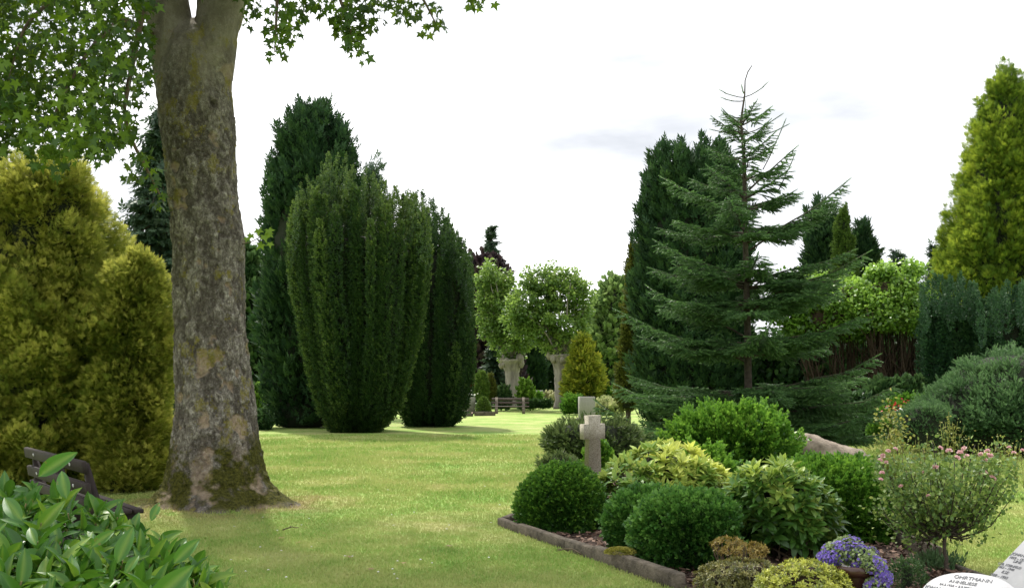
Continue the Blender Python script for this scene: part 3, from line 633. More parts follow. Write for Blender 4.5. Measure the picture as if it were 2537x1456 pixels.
cyp('cypress_tree', 'tallest dark green cypress, twin peaked, standing behind the vase shaped yew', [(1056, 675, 830), (1040, 660, 850), (980, 650, 870), (850, 645, 900), (700, 646, 910), (560, 650, 912), (480, 655, 905), (420, 664, 900), (385, 674, 890), (330, 690, 868), (290, 700, 845), (265, 712, 825), (245, 745, 808), (232, 762, 788)],
    40, 'cypress', 620, 62, 1.7, .34, .30, FAN5, None, 'tree', .8, .35, extra=spires([(722, 262), (768, 236), (788, 238), (740, 255), (670, 388), (862, 330), (845, 300), (885, 378)], 39.6, 1.3, .22, 45, FAN5, .22))
def yewtree(label, rows, d, n, rad, dens, m='yew', group='fastigiate yews on the lawn', size=.19, lean=0, tint=.42, tmpl=SPRIG5, rho=.74, hf=.84, ht=.78, tips=(), tl=1.9):
    pr = Prof(rows, d, .85); root = thing('yew_tree', label, 'tree', pr.base(), group); acc = Acc()
    strands(acc, pr, n, rad, dens, tmpl, size, rho, 0, lean, tint)
    if tips:
        for off in (.5, -1.3): spires([(x+R.normal()*6, y+R.uniform(-4, 22)) for x, y in tips], d+off, tl, .095, 74, tmpl, size*.8, tint+.08)(acc, pr)
        spires(tips, d-.9, tl, .095, 74, tmpl, size*.8, tint+.1)(acc, pr)
    S, nn = pr.shell(int(n*14), .18, .1, 1.5, 3); k = S[:, 2] < pr.z0+(pr.z1-pr.z0)*.72; S, nn = S[k]-nn[k]*.5, nn[k]
    scat(acc, tmpl, S-nn*.05, nn*.6+UP+R.normal(size=S.shape)*.3, nn, size, tint-.1+.12*R.normal(size=len(S)))
    acc.build('crown', M[m], root); pr.hull('crown_shade_hull', M['core'], root, hf, ht); simple_trunk(root, pr, .22, .5)
    return root
yewtree('large vase shaped yew with many upright spires, tapering to a narrow foot on the lawn', [(1068, 845, 915), (1055, 825, 935), (1030, 805, 960), (1000, 795, 985), (940, 775, 1003), (880, 762, 1018), (800, 745, 1038), (700, 725, 1050), (620, 719, 1056), (560, 719, 1057), (530, 722, 1056), (505, 732, 1050), (485, 745, 1040), (465, 765, 985), (445, 778, 965), (425, 800, 930), (405, 815, 850)], 36, 112, .150, 125, hf=.78, ht=.72, size=.15, tips=((727, 500), (736, 468), (752, 455), (770, 440), (786, 428), (802, 395), (820, 370), (836, 374), (856, 400), (878, 398), (905, 408), (928, 415), (948, 428), (966, 445), (975, 470), (998, 462), (1018, 468), (1040, 482), (1052, 505)))
yewtree('rounded dark yew right of the vase shaped yew, touching it', [(1052, 1030, 1098), (1040, 1008, 1125), (1015, 1000, 1145), (960, 990, 1160), (850, 985, 1172), (720, 985, 1171), (640, 985, 1164), (600, 985, 1150), (580, 985, 1138), (545, 990, 1115), (515, 992, 1092), (492, 998, 1062)], 41, 104, .155, 115, 'yew_dark', hf=.8, ht=.76, size=.16, tips=((1005, 470), (1030, 462), (1058, 466), (1078, 484), (1096, 500), (1110, 525), (1126, 555), (1138, 572), (1150, 590), (1160, 615), (1168, 650)))
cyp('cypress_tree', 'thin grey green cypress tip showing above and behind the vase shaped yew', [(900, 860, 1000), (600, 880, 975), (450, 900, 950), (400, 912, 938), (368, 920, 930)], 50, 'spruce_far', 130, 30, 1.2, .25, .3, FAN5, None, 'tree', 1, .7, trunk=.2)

# ================================================================== LEFT SIDE
gk = dict(tmpl=FAN7, out_=1.0, up=.75, lump=.42, lf=.75, spread=1.0, corem='core', tipl=.6, tint=.42)
cyp('golden_thuja', 'big golden yellow feathery thuja at the left edge behind the dark bench', [(1215, -170, 300), (1180, -200, 345), (1080, -215, 380), (950, -215, 385), (850, -205, 370), (750, -180, 350), (680, -160, 322), (600, -120, 308), (520, -90, 292), (460, -60, 270), (410, -30, 240), (365, 10, 180)], 17, 'gold_thuja', 2500, 62, .50, .19, .095, hullf=.66, **gk)
cyp('golden_thuja', 'smaller golden thuja between the big golden one and the sycamore trunk', [(1215, 215, 420), (1190, 205, 432), (1100, 215, 438), (1000, 220, 440), (900, 225, 432), (800, 240, 425), (740, 235, 428), (690, 250, 420), (650, 275, 405), (622, 305, 380), (604, 330, 360)], 16.2, 'gold_thuja', 1250, 60, .40, .17, .090, hullf=.64, **gk)
def droopy(label, cx, d, top, base, halfw, m, whorls=18, name='spruce_tree', group=None, leaf=.24, per=26, drop=.35, tint=.42, seed=0, lowf=1.0, tr=.14):
    """open conifer: trunk plus whorls of drooping limbs"""
    b = W(cx, base, d); t = W(cx, top, d); root = thing(name, label, 'tree', (b[0], d, 0), group); tw = Acc(); fo = Acc(); z0, z1 = max(b[2], .2), t[2]; Rm = halfw*px(d)
    tube(tw, [(b[0], d, -.05), (b[0], d, z1*.5), (b[0], d, z1)], [tr, tr*.6, .015], 8)
    for k in range(whorls):
        f = (k+.3)/whorls; z = z0+(z1-z0)*f; r = Rm*(1-f)**.8*lowf+.12
        for j in range(6):
            a = j*1.047+k*.7+R.normal()*.25; L_ = r*R.uniform(.65, 1.15); s = np.array([b[0], d, z]); e_ = s+np.array([math.cos(a)*L_, math.sin(a)*L_, -drop*L_+R.normal()*.1])
            c = curve(s, e_, (0, 0, .12*L_), 6); tube(tw, c, np.linspace(.035, .008, 6), 4)
            n = int(per*(.4+L_)); tt = R.random(n)**.7; p = s+(e_-s)*tt[:, None]+R.normal(size=(n, 3))*[.12*L_+.04, .12*L_+.04, .08]
            yd = (e_-s)/L_+R.normal(size=(n, 3))*.5+[0, 0, -.35]; scat(fo, FAN5, p, yd, UP+R.normal(size=(n, 3))*.4, leaf*(.7+.6*R.random(n)), tint+.2*R.normal(size=n)+.1*R.normal())
    fo.build('crown', M[m], root); tw.build('trunk', M['fir_bark'], root, True)
droopy('tall open grey green spruce with drooping limbs between golden thuja and sycamore trunk', 383, 27, 262, 1010, 165, 'spruce_far', 34, leaf=.26, per=40, drop=.5)
def shrub(name, label, rows, d, m, n, size, tmpl=SPRIG, lump=.15, lf=2.0, group=None, dy=1.0, jit=.15, tint=.42, core='core', hf=.86, cat='shrub', upb=.4, tj=.16, ht=.97, zl=.2, extra=None, rnd=.45):
    pr = Prof(rows, d, dy); pr.r = pr.r*(1-lump*.45)-min(size*.4, pr.r.max()*.1); pr.r = np.maximum(pr.r, .03); root = thing(name, label, cat, pr.base(), group); acc = Acc(); S, nn = pr.shell(n, jit, lump, lf, d*3.1, 1.2)
    S[:, 2] = np.maximum(S[:, 2], .02); loc = fbm(S*3.0/(pr.r.max()+.3)+d, 2)-.5
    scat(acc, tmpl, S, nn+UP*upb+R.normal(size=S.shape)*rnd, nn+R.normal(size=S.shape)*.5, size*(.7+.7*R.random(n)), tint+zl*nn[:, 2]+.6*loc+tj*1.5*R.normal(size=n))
    k_ = max(8, n//(26 if size > .11 else 60)); sl_ = 1 if size > .11 else .45; S2, n2_ = pr.shell(k_, 0, lump, lf, d*3.1, 1.2); S2[:, 2] = np.maximum(S2[:, 2], .05)
    for q_ in (0, .8, 1.6, 2.2): scat(acc, tmpl, S2+nrm(n2_+UP*.8)*size*q_*.5*sl_, n2_+UP*.8+R.normal(size=S2.shape)*.3, n2_+R.normal(size=S2.shape)*.5, size*1.1, tint+.2+tj*R.normal(size=k_))
    if extra: extra(acc, pr, root)
    acc.build('foliage', M[m], root); pr.hull('inner_shade_hull', M[core], root, hf, ht)
    return root
shrub('broadleaf_tree', 'dark green leafy tree glimpsed between sycamore trunk and tall cypress', [(1030, 540, 700), (900, 520, 720), (750, 530, 700), (680, 550, 670), (620, 590, 640)], 48, 'dark_leaf', 5200, .34, OVAL, .3, .7, cat='tree', tint=.55, hf=.8)
shrub('shrub', 'yellow green shrub peeping out right of the sycamore trunk', [(1040, 600, 655), (1010, 600, 662), (980, 605, 652), (955, 615, 640)], 44, 'laurel_hedge', 1100, .2, OVAL, .25)
shrub('shrub', 'low dark green shrub at the foot of the tall cypress', [(1062, 590, 668), (1050, 585, 678), (1035, 595, 668), (1020, 610, 650)], 38, 'dark_leaf', 1000, .16, SPRIG5, .2)

# ================================================================== FAR CENTRE
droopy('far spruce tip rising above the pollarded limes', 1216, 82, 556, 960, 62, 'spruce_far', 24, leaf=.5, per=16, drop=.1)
shrub('beech_tree', 'dark purple copper beech behind the limes', [(980, 1130, 1300), (850, 1110, 1290), (750, 1130, 1275), (680, 1150, 1262), (640, 1170, 1240)], 78, 'beech', 5200, .5, OVAL, .3, .4, cat='tree', hf=.86, tint=.45)
def lime(label, bx, by, d, tw_, knob, blobs, tops, n, per, leaf=.17, m='lime'):
    b = W(bx, by, d); root = thing('pollarded_lime_tree', label, 'tree', (b[0], d, 0), 'pollarded limes behind the bench'); a = Acc(); k = px(d)
    kz = W(bx, knob, d)[2]; kx = b[0]; z = np.linspace(-.1, kz, 26); rad = tw_*k*(.5+.22*np.exp(-z*2.2)+.42*np.clip((z/kz-.72)/.28, 0, 1)**1.5); sh = (tops[0]-bx)*k
    C = np.stack([kx+sh*(z/kz)**1.5*.5, np.full(26, d), z], -1); tube(a, C, rad, 18, None, .16)
    kn = Acc()
    for j in range(9):
        an = j*.7+R.random(); kr = tw_*k*R.uniform(.16, .30); c = C[-1]+np.array([math.cos(an)*tw_*k*.75, math.sin(an)*tw_*k*.7, R.uniform(-.35, .15)]); tube(kn, [c+[0, 0, -kr*1.5], c+[0, 0, -kr*.4], c+[0, 0, kr*.5], c+[0, 0, kr]], [kr*.5, kr, kr*.8, kr*.2], 9, None, .3)
    fo = Acc()
    cs = []
    for (x, y, rx, ry) in blobs:
        c = W(x, y, d); nb = int(n*rx*ry/1250.)+4; o = rdir(nb)*(R.random(nb)**.33)[:, None]; cs.append(c+o*np.array([rx*k, rx*k*.9, ry*k]))
        for _ in range(3):
            e_ = c+R.normal(size=3)*[rx*k*.3, rx*k*.3, ry*k*.2]; s = C[-1]+R.normal(size=3)*[.12, .12, .02]-[0, 0, .1]; tube(a, curve(s, e_, (0, 0, .3), 7, .05), np.linspace(.075, .02, 7), 5)
    cs = np.concatenate(cs); cs = cs[cs[:, 2] > kz-.9]; clump_leaves(fo, cs, .42, per, OVAL, leaf, .45+.15*R.normal(size=len(cs))+.4*(fbm(cs*.7, 2)-.5), .55)
    fo.build('crown', M[m], root); a.build('trunk', M['lime_bark'], root, True); kn.build('pollard_knuckles', M['lime_bark'], root, True)
lime('left one of two pollarded limes, its pale trunk behind the bench', 1272, 1013, 66, 34, 890, [(1215, 690, 32, 45), (1235, 745, 42, 60), (1225, 810, 40, 55), (1265, 800, 45, 60), (1300, 815, 40, 45), (1200, 760, 24, 50), (1260, 720, 26, 40), (1255, 850, 50, 22), (1265, 886, 36, 10)], (1262,), 14, 58)
lime('right one of two pollarded limes, wide round crown and pale trunk beside the bench', 1394, 1017, 62, 35, 878, [(1360, 690, 62, 42), (1400, 720, 62, 55), (1330, 735, 62, 50), (1380, 790, 78, 50), (1440, 760, 30, 60), (1300, 770, 55, 40), (1290, 800, 45, 32), (1345, 815, 50, 30), (1410, 830, 45, 28), (1365, 860, 28, 22), (1410, 880, 26, 12)], (1384,), 14, 58)
cyp('golden_conifer', 'small bright yellow tipped conifer standing right of the limes', [(985, 1405, 1490), (960, 1402, 1494), (920, 1408, 1488), (880, 1415, 1474), (850, 1425, 1460), (820, 1438, 1450)], 60, 'gold_conifer', 420, 26, .7, .16, .26, FAN5, None, 'tree', 1, 1.0, .5, tint=.38, spread=.8)
for lab, rows, d in (('pale green lime farther back, left of the olive column', [(1000, 1450, 1560), (900, 1440, 1575), (800, 1445, 1580), (740, 1460, 1580), (700, 1495, 1570), (690, 1515, 1560)], 80),
                     ('distant light green tree low behind the yellow tipped conifer', [(1000, 1420, 1520), (850, 1430, 1520), (770, 1455, 1515), (735, 1470, 1505)], 92)):
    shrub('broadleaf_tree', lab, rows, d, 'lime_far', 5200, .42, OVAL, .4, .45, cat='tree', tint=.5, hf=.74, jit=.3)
droopy('dark grey green spruce beside the left lime trunk', 1222, 68, 850, 985, 32, 'spruce_far', 14, leaf=.36, per=26, drop=.15, tint=.25)
for x, t, d in ((1315, 860, 86), (1340, 835, 88), (1362, 850, 86), (1520, 880, 84), (1500, 900, 88)):
    pass
cyp('cypress_tree', 'dark cypress in the gap between the two lime trunks', [(985, 1290, 1350), (900, 1292, 1348), (860, 1300, 1340), (835, 1315, 1328)], 84, 'cypress', 150, 26, 1.4, .35, .5, FAN5, None, 'tree', 1)
cyp('cypress_tree', 'dark cypress just left of the right lime trunk', [(985, 1342, 1400), (900, 1344, 1398), (850, 1350, 1390), (820, 1365, 1378)], 86, 'cypress', 150, 26, 1.4, .35, .5, FAN5, None, 'tree', 1)
cyp('cypress_tree', 'dark cypress in shade left of the olive column', [(985, 1490, 1560), (920, 1492, 1556), (880, 1500, 1548), (860, 1515, 1535)], 84, 'cypress', 150, 26, 1.4, .35, .5, FAN5, None, 'tree', 1)
def hedge(name, label, x0, x1, y, h, th, m, n, size, tmpl=OVAL):
    root = thing(name, label, 'hedge', ((x0+x1)/2, y, 0)); a = Acc(); c = Acc(); box(c, ((x0+x1)/2, y, h*.46), x1-x0, th*.7, h*.9); c.build('inner_shade_hull', M['core'], root)  # the box is a dark solid filler added to stop light through the hedge
    u = R.uniform(x0, x1, n); s = R.random(n)*(2*h+th); top = (s > h) & (s < h+th); fr = s <= h
    hh = h*(.85+.3*vn(np.stack([u*.35, u*0, u*0], -1))); P = np.stack([u, np.where(top, y-th/2+(s-h), np.where(fr, y-th/2, y+th/2)), np.where(top, hh, np.where(fr, s, s-h-th))], -1); nn = np.stack([u*0, np.where(top, 0, np.where(fr, -1, 1)), np.where(top, 1., .2)], -1)
    P = P+R.normal(size=P.shape)*.15; P[:, 2] = np.maximum(P[:, 2], .05); scat(a, tmpl, P, nn+R.normal(size=P.shape)*.6+[0, 0, .3], nn+R.normal(size=P.shape)*.5, size, .4+.2*R.normal(size=n)); a.build('foliage', M[m], root)
hedge('boundary_hedge', 'long dark boundary hedge closing off the view far behind the limes', -55, 60, 98, 5.2, 2, 'dark_leaf', 22000, .6)
cyp('small_thuja', 'small bright green egg shaped thuja left of the far spruce', [(988, 1177, 1210), (960, 1177, 1210), (935, 1180, 1207), (918, 1190, 1200)], 62, 'thuja_green', 90, 30, .5, .14, .16, SPRIG5, None, 'shrub', 1, .3, trunk=0)
cyp('small_thuja', 'dull green leaning thuja beside the egg shaped one', [(990, 1205, 1232), (965, 1204, 1230), (940, 1208, 1222), (925, 1212, 1218)], 63, 'olive_column', 90, 26, .5, .12, .16, SPRIG5, None, 'shrub', 1, .3, trunk=0)
shrub('cone_topiary', 'clipped cone shaped conifer between gravestone and far bench', [(1026, 1179, 1217), (1012, 1178, 1217), (998, 1183, 1212), (988, 1189, 1206), (983, 1195, 1201)], 57.5, 'thuja_green', 1500, .09, SPRIG5, .06, cat='topiary', tint=.45)
shrub('rhododendron', 'dark glossy rhododendron left of the left lime trunk', [(1012, 1226, 1262), (985, 1222, 1266), (965, 1235, 1262), (958, 1245, 1255)], 64, 'dark_leaf', 900, .2, OVAL, .2, tint=.6)
shrub('shrub', 'bright green shrub right of the left lime trunk', [(1012, 1284, 1326), (985, 1282, 1326), (960, 1286, 1316), (946, 1295, 1306)], 64, 'laurel_hedge', 1300, .22, OVAL, .25, tint=.35)
shrub('shrub', 'small mid green shrub in front of the little far gravestone', [(1010, 1314, 1345), (985, 1312, 1344), (972, 1320, 1338)], 66, 'box_bright', 700, .18, SPRIG5, .2, tint=.35)
shrub('low_hedge', 'low clipped dark hedge between the two lime trunks', [(1010, 1285, 1366), (1000, 1284, 1367), (993, 1290, 1362)], 61, 'dark_leaf', 1300, .14, SPRIG5, .08, dy=.35, cat='hedge')
shrub('rose_bush', 'cream flowered rose bush between the lime trunks', [(1005, 1335, 1374), (988, 1334, 1374), (976, 1342, 1366)], 68, 'cream', 1000, .2, OVAL, .25, tint=.45)
shrub('round_shrub', 'round dark green shrub left of the upright far gravestone', [(1024, 1396, 1446), (1005, 1390, 1450), (990, 1396, 1442), (982, 1408, 1430)], 55, 'box', 2200, .15, SPRIG5, .12, tint=.5)
shrub('shrub', 'yellowish dome shrub in front of the yellow tipped conifer', [(985, 1464, 1500), (970, 1462, 1502), (957, 1472, 1492)], 62, 'variegated', 700, .18, OVAL, .2, tint=.25)
shrub('shrub', 'bright green dome shrub left of the olive column foot', [(1000, 1500, 1540), (975, 1498, 1542), (962, 1508, 1530)], 60, 'box_bright', 700, .18, SPRIG5, .15, tint=.4)
shrub('variegated_shrub', 'low variegated cream and green shrub right of the upright far gravestone', [(1028, 1470, 1545), (1010, 1468, 1550), (996, 1480, 1530), (990, 1495, 1515)], 50, 'variegated', 2200, .13, OVAL, .2, tint=.42)
shrub('rose_bush', 'red flowered rose bush behind the dull green gravestone', [(1000, 1140, 1178), (975, 1140, 1178), (950, 1148, 1172)], 66, 'dark_leaf', 900, .2, OVAL, .25)
cyp('olive_conifer', 'narrow olive green column at the left flank of the big dark cypress', [(1010, 1532, 1580), (960, 1530, 1585), (910, 1534, 1590), (860, 1546, 1592), (750, 1550, 1595), (660, 1556, 1596), (620, 1562, 1592), (595, 1568, 1585)], 41, 'olive_column', 260, 50, .8, .18, .2, SPRIG5, None, 'tree', .9, .5, trunk=.1, lump=.25, lf=1.6)

# ---- far stones, benches
def slab(name, label, m, xl, xr, yt, yb, d, thick, yaw=0, rnd=None, cat='gravestone', group=None, bev=.02, shoulder=False):
    p = W(xl, yb, d); q = W(xr, yt, d); wd = q[0]-p[0]; h = q[2]; root = thing(name, label, cat, ((p[0]+q[0])/2, d, 0), group); a = Acc()
    box(a, ((p[0]+q[0])/2, d, h/2-.03), wd*.96, thick, h+.06, axes(yaw), bev, .02); a.build('stone', M[m], root)
    b = Acc(); box(b, ((p[0]+q[0])/2, d, .05), wd*1.15, thick*1.8, .14, axes(yaw), .02); b.build('plinth', M['kerb'], root); return root
slab('gravestone', 'greenish grey upright gravestone beside the clipped cone', 'greenstone', 1138, 1178, 984, 1026, 58, .25)
slab('gravestone', 'tall upright plain grey gravestone right of the lime trunks', 'granite', 1433, 1474, 982, 1030, 47, .3, .25)
slab('gravestone', 'tiny pale gravestone far off between the lime trunks', 'granite', 1327, 1346, 966, 990, 76, .3)
def kerbrun(name, label, p, q, h, wd, m='kerb', group=None, yaw_j=0, pieces=1, bev=.012):
    p = np.array(p, float); q = np.array(q, float); root = thing(name, label, 'kerb', ((p+q)/2*[1, 1, 0]), group); v = q-p; L_ = np.linalg.norm(v[:2]); yaw = math.atan2(v[1], v[0])
    for k in range(pieces):
        a = Acc(); f0 = k/pieces; f1 = (k+1)/pieces; c = p+v*(f0+f1)/2; nsub = 1
        box(a, (c[0]+R.normal()*.006, c[1]+R.normal()*.006, h/2-.03+R.normal()*.004), L_/pieces-.008, wd*.8, h+.05, axes(yaw+R.normal()*.006), bev, .012); a.build('kerb_stone', M[m], root)
kerbrun('grave_kerb', 'pale low kerb in front of the dull green gravestone', G(1095, 1031), G(1172, 1031), .14, .15)
kerbrun('grave_kerb', 'brown low kerb in front of the clipped cone', G(1174, 1030), G(1227, 1030), .22, .15)
def planter():
    c = W(1146, 975, 60); root = thing('flower_bowl', 'blue and white flower bowls behind the dull green gravestone', 'flower bowl', (c[0], 60, 0)); a = Acc(); tube(a, [(c[0], 60, 0), (c[0], 60, .95), (c[0], 60, 1.0), (c[0], 60, 1.22)], [.25, .25, .3, .36], 12); a.build('pedestal', M['granite'], root)
    f = Acc(); P = c+R.normal(size=(260, 3))*[.3, .25, .1]; scat(f, OVAL, P, R.normal(size=P.shape)+[0, 0, .5], UP+R.normal(size=P.shape)*.5, .12, R.random(260)); f.build('blossoms', M['white_fl'], root)
planter()
def redflow(label, X, Y, d, s, n, m='red', name='flower_clump', sz=.1):
    c = W(X, Y, d); root = thing(name, label, 'flowers', (c[0], d, 0)); a = Acc(); P = c+R.normal(size=(n, 3))*np.array([s, s*.6, s*.5]); P[:, 2] = np.maximum(P[:, 2], .03)
    scat(a, OVAL, P, R.normal(size=P.shape)+[0, 0, .4], UP+R.normal(size=P.shape)*.5, sz, R.random(n)); a.build('blossoms', M[m], root)
    g = Acc(); k = n*2; z = R.random(k); P = np.stack([c[0]+R.normal(size=k)*s, d+R.normal(size=k)*s*.6, z*c[2]], -1); scat(g, OVAL, P, R.normal(size=P.shape)+[0, 0, .6], UP+R.normal(size=P.shape)*.6, sz*1.1, .4+.2*R.normal(size=k)); g.build('leaves', M['dark_leaf'], root)
redflow('small pink flowers at the foot of the rounded dark yew', 1130, 1022, 57, .3, 90, 'pink', sz=.12)
redflow('coral red blossoms high behind the dull green gravestone', 1150, 955, 64, .55, 60, 'red', sz=.14)
def bench_far():
    d = 58; l = W(1218, 1023, d); r = W(1311, 1023, d); cx = (l[0]+r[0])/2; wd = r[0]-l[0]
    root = thing('park_bench', 'brown slatted park bench with two stout supports standing in front of the limes', 'bench', (cx, d, 0))
    for z, y in ((.80, .28), (.60, .22)):
        a = Acc(); box(a, (cx, d+y, z), wd, .05, .13, None, .012); a.build('backrest_slat', M['wood'], root)
    for k in range(3):
        a = Acc(); box(a, (cx, d-.25+k*.18, .40), wd, .14, .055, None, .01); a.build('seat_slat', M['wood'], root)
    for s in (-1, 1):
        a = Acc(); x = cx+s*wd*.36-.02
        pro = [(-.34, -.05), (.24, -.05), (.33, .45), (.36, .88), (.27, .90), (.17, .62), (.10, .37), (-.34, .37)]; V = [(x+o, d+p, z) for o in (-.08, .08) for p, z in pro]; n = 8
        a.add(V, [np.array([(i, (i+1) % n, n+(i+1) % n, n+i) for i in range(n)]), np.array([list(range(n))[::-1], list(range(n, 2*n))])]); a.build('support', M['concrete'], root)
bench_far()
def bench_near():
    A = np.array([-5.55, 12.1]); B = np.array([-3.98, 9.9]); v = (B-A)/np.linalg.norm(B-A); nf = np.array([.81, .59]); L_ = np.linalg.norm(B-A); c = (A+B)/2; yaw = math.atan2(v[1], v[0])
    root = thing('park_bench', 'dark stained wooden bench half hidden behind the foreground laurel', 'bench', (c[0], c[1], 0)); ax = axes(yaw); tilt = .18; cs, sn = math.cos(tilt), math.sin(tilt); T2 = np.array([[1, 0, 0], [0, cs, -sn], [0, sn, cs]]); ax2 = ax@T2
    perp = np.array([-v[1], v[0]]);  perp = perp if perp@nf > 0 else -perp
    for z, off in ((.87, -.02), (.665, .02), (.50, .055)):
        a = Acc(); box(a, (c[0]+perp[0]*off, c[1]+perp[1]*off, z), L_, .045, .115, ax2, .008, .003); s = a.build('backrest_slat', M['wood_dark'], root)
        for f in ((-.3, .32)):
            b = Acc(); q = c+v*L_*f; box(b, (q[0]-perp[0]*(.028-off), q[1]-perp[1]*(.028-off), z), .022, .012, .03, ax2, .003); b.build('bolt', M['bolt'], s)
    for k in range(4):
        a = Acc(); o = .16+k*.11; box(a, (c[0]+perp[0]*o, c[1]+perp[1]*o, .43), L_, .09, .04, ax, .006); a.build('seat_slat', M['wood_dark'], root)
    for s in (-.44, .0, .44):
        q = c+v*L_*s; a = Acc(); pro = [(-.06, 0), (.52, 0), (.50, .40), (.16, .42), (.035, .93), (-.02, .93), (.06, .4)]; pro = [(.04, 0), (.52, 0), (.52, .40), (.20, .42), (.045, .90), (.01, .90), (.07, .4)]; n = 7
        V = [(q[0]+v[0]*o+perp[0]*p, q[1]+v[1]*o+perp[1]*p, z) for o in (-.04, .04) for p, z in pro]; a.add(V, [np.array([(i, (i+1) % n, n+(i+1) % n, n+i) for i in range(n)]), np.array([list(range(n))[::-1], list(range(n, 2*n))])]); a.build('support', M['wood_dark'], root)
bench_near()

# ================================================================== RIGHT SIDE TREES
cyp('cypress_tree', 'wide dark green cypress with several peaks left behind the fir', [(1040, 1590, 1820), (950, 1570, 1850), (800, 1567, 1862), (650, 1570, 1862), (560, 1578, 1856), (500, 1584, 1850), (440, 1594, 1842), (400, 1602, 1832), (372, 1615, 1815), (350, 1640, 1790)], 38, 'cypress', 640, 62, 1.7, .33, .28, FAN5, None, 'tree', .8, .3,
    ztop=.93, extra=spires([(1630, 347), (1665, 322), (1683, 350), (1740, 320), (1728, 345), (1770, 335), (1795, 350), (1610, 392), (1820, 380), (1650, 340)], 37.8, 1.6, .28, 60, FAN5, .24))
cyp('cypress_tree', 'dark cypress right of the fir, left neighbour of the green thuja column', [(900, 1975, 2085), (750, 1985, 2082), (620, 1990, 2080), (540, 2000, 2072), (500, 2012, 2050), (483, 2020, 2032)], 45, 'cypress', 260, 50, 1.4, .3, .3, FAN5, None, 'tree', 1, .3, tint=.5)
cyp('thuja_tree', 'smooth pointed green thuja column between two dark cypresses', [(900, 2055, 2130), (700, 2058, 2125), (600, 2063, 2116), (540, 2072, 2102), (503, 2083, 2090)], 43, 'thuja_green', 260, 46, .6, .15, .16, SPRIG5, None, 'tree', 1, .3, lump=.08)
cyp('cypress_tree', 'dark cypress right neighbour of the green thuja column, sloping to the right', [(900, 2100, 2205), (720, 2110, 2190), (680, 2112, 2182), (600, 2114, 2166), (570, 2118, 2155), (548, 2126, 2142)], 46, 'cypress', 260, 46, 1.2, .28, .3, FAN5, None, 'tree', 1, .35)
for lab, x, t, hw in (('left one of two tiny far spruces beyond the laurel hedge', 2224, 614, 26), ('right one of two tiny far spruces beyond the laurel hedge', 2241, 622, 30)):
    droopy(lab, x, 95, t, 940, hw, 'spruce_far', 26, leaf=.55, per=9, drop=.15, tint=.15, group='twin far spruces', tr=.2)
droopy('slim ragged far spruce left of the big golden cypress', 2322, 70, 602, 940, 26, 'spruce_far', 26, leaf=.4, per=14, drop=.3, tint=.2)
cyp('golden_cypress', 'towering golden green cypress at the right edge', [(1000, 2310, 2720), (760, 2318, 2700), (700, 2330, 2680), (620, 2338, 2660), (540, 2352, 2645), (460, 2368, 2628), (400, 2382, 2612), (330, 2398, 2596), (270, 2415, 2575), (220, 2438, 2550), (190, 2458, 2530), (165, 2472, 2510), (143, 2480, 2492)],
    40, 'gold_cypress', 1700, 66, 1.0, .30, .20, FAN7, None, 'tree', .9, .75, .8, .20, .40, hullf=.70, lf=.7, spread=.75)
yk = dict(group='blue green columnar yews at right', m='yew_blue', size=.16)
yewtree('left dark blue green columnar yew behind the mountain pine', [(960, 2300, 2420), (850, 2292, 2428), (760, 2290, 2430), (725, 2298, 2425), (705, 2320, 2400)], 31, 52, .14, 120, hf=.78, ht=.8, tips=((2298, 690), (2318, 672), (2340, 690), (2358, 676), (2382, 668), (2405, 690), (2422, 700)), tl=1.2, **yk)
yewtree('right dark blue green columnar yew behind the mountain pine, cut by the right edge', [(960, 2430, 2570), (850, 2424, 2580), (765, 2425, 2580), (740, 2432, 2570), (720, 2460, 2540)], 30, 52, .14, 120, hf=.78, ht=.8, tips=((2434, 740), (2450, 712), (2470, 700), (2492, 686), (2512, 702), (2532, 690), (2555, 700)), tl=1.2, **yk)
def laurel_tree(label, rows, d, stems, seed, n):
    pr = Prof(rows, d, .75, None); root = thing('laurel_shrub', label, 'large shrub', (float(pr.c.mean()), d, 0), 'tall bare legged laurels'); a = Acc(); S, nn = pr.shell(n, .3, .42, 1.3, seed, 1.0); S[:, 2] += np.where(nn[:, 2] > .6, (fbm(S*1.5+seed, 2)-.47)*2.4, 0)
    cl = S; clump_leaves(a, cl, .26, 16, OVAL, .12, .45+.12*R.normal(size=n)+.22*nn[:, 2]+.4*(fbm(S*.8, 2)-.5), .5); pr.hull('crown_shade_hull', M['core_brown'], root, .80, .93)
    a.build('crown', M['laurel_hedge'], root); t = Acc()
    for k in range(stems):
        x = R.uniform(-.9, .9); b = np.array([pr.c.mean()+x*pr.r.max()*.45, d-.15+R.uniform(-.6, .5), -.03]); z = pr.z0+R.uniform(.1, .9); e_ = np.array([pr.c.mean()+x*pr.r.max()*.85+R.normal()*.2, d+R.uniform(-.9, .5), z])
        tube(t, curve(b, e_, (0, 0, 0), 7, .045), np.linspace(.035, .014, 7), 5)
        for _ in range(4): s = b+(e_-b)*R.uniform(.3, .7); q = s+np.array([R.normal()*.3, R.normal()*.25, R.uniform(.5, 1.2)]); tube(t, curve(s, q, (0, 0, 0), 4, .03), np.linspace(.014, .006, 4), 4)
    t.build('stems', M['core_brown'], root, True)
laurel_tree('left tall laurel with bright top and bare brown legs behind the fir', [(835, 1960, 2160), (800, 1935, 2190), (760, 1930, 2200), (725, 1950, 2190), (702, 2010, 2160)], 35, 34, 4, 1200)
laurel_tree('right tall laurel with bright rounded top over bare brown stems', [(815, 2110, 2305), (780, 2105, 2308), (740, 2115, 2300), (705, 2140, 2285), (688, 2175, 2260)], 34, 60, 8, 1400)
def backhedge():
    hedge('hedge', 'dark hedge in deep shade behind the bare laurel stems', 7.5, 19, 38.5, 3.2, 1.2, 'dark_leaf', 9000, .28)
backhedge()
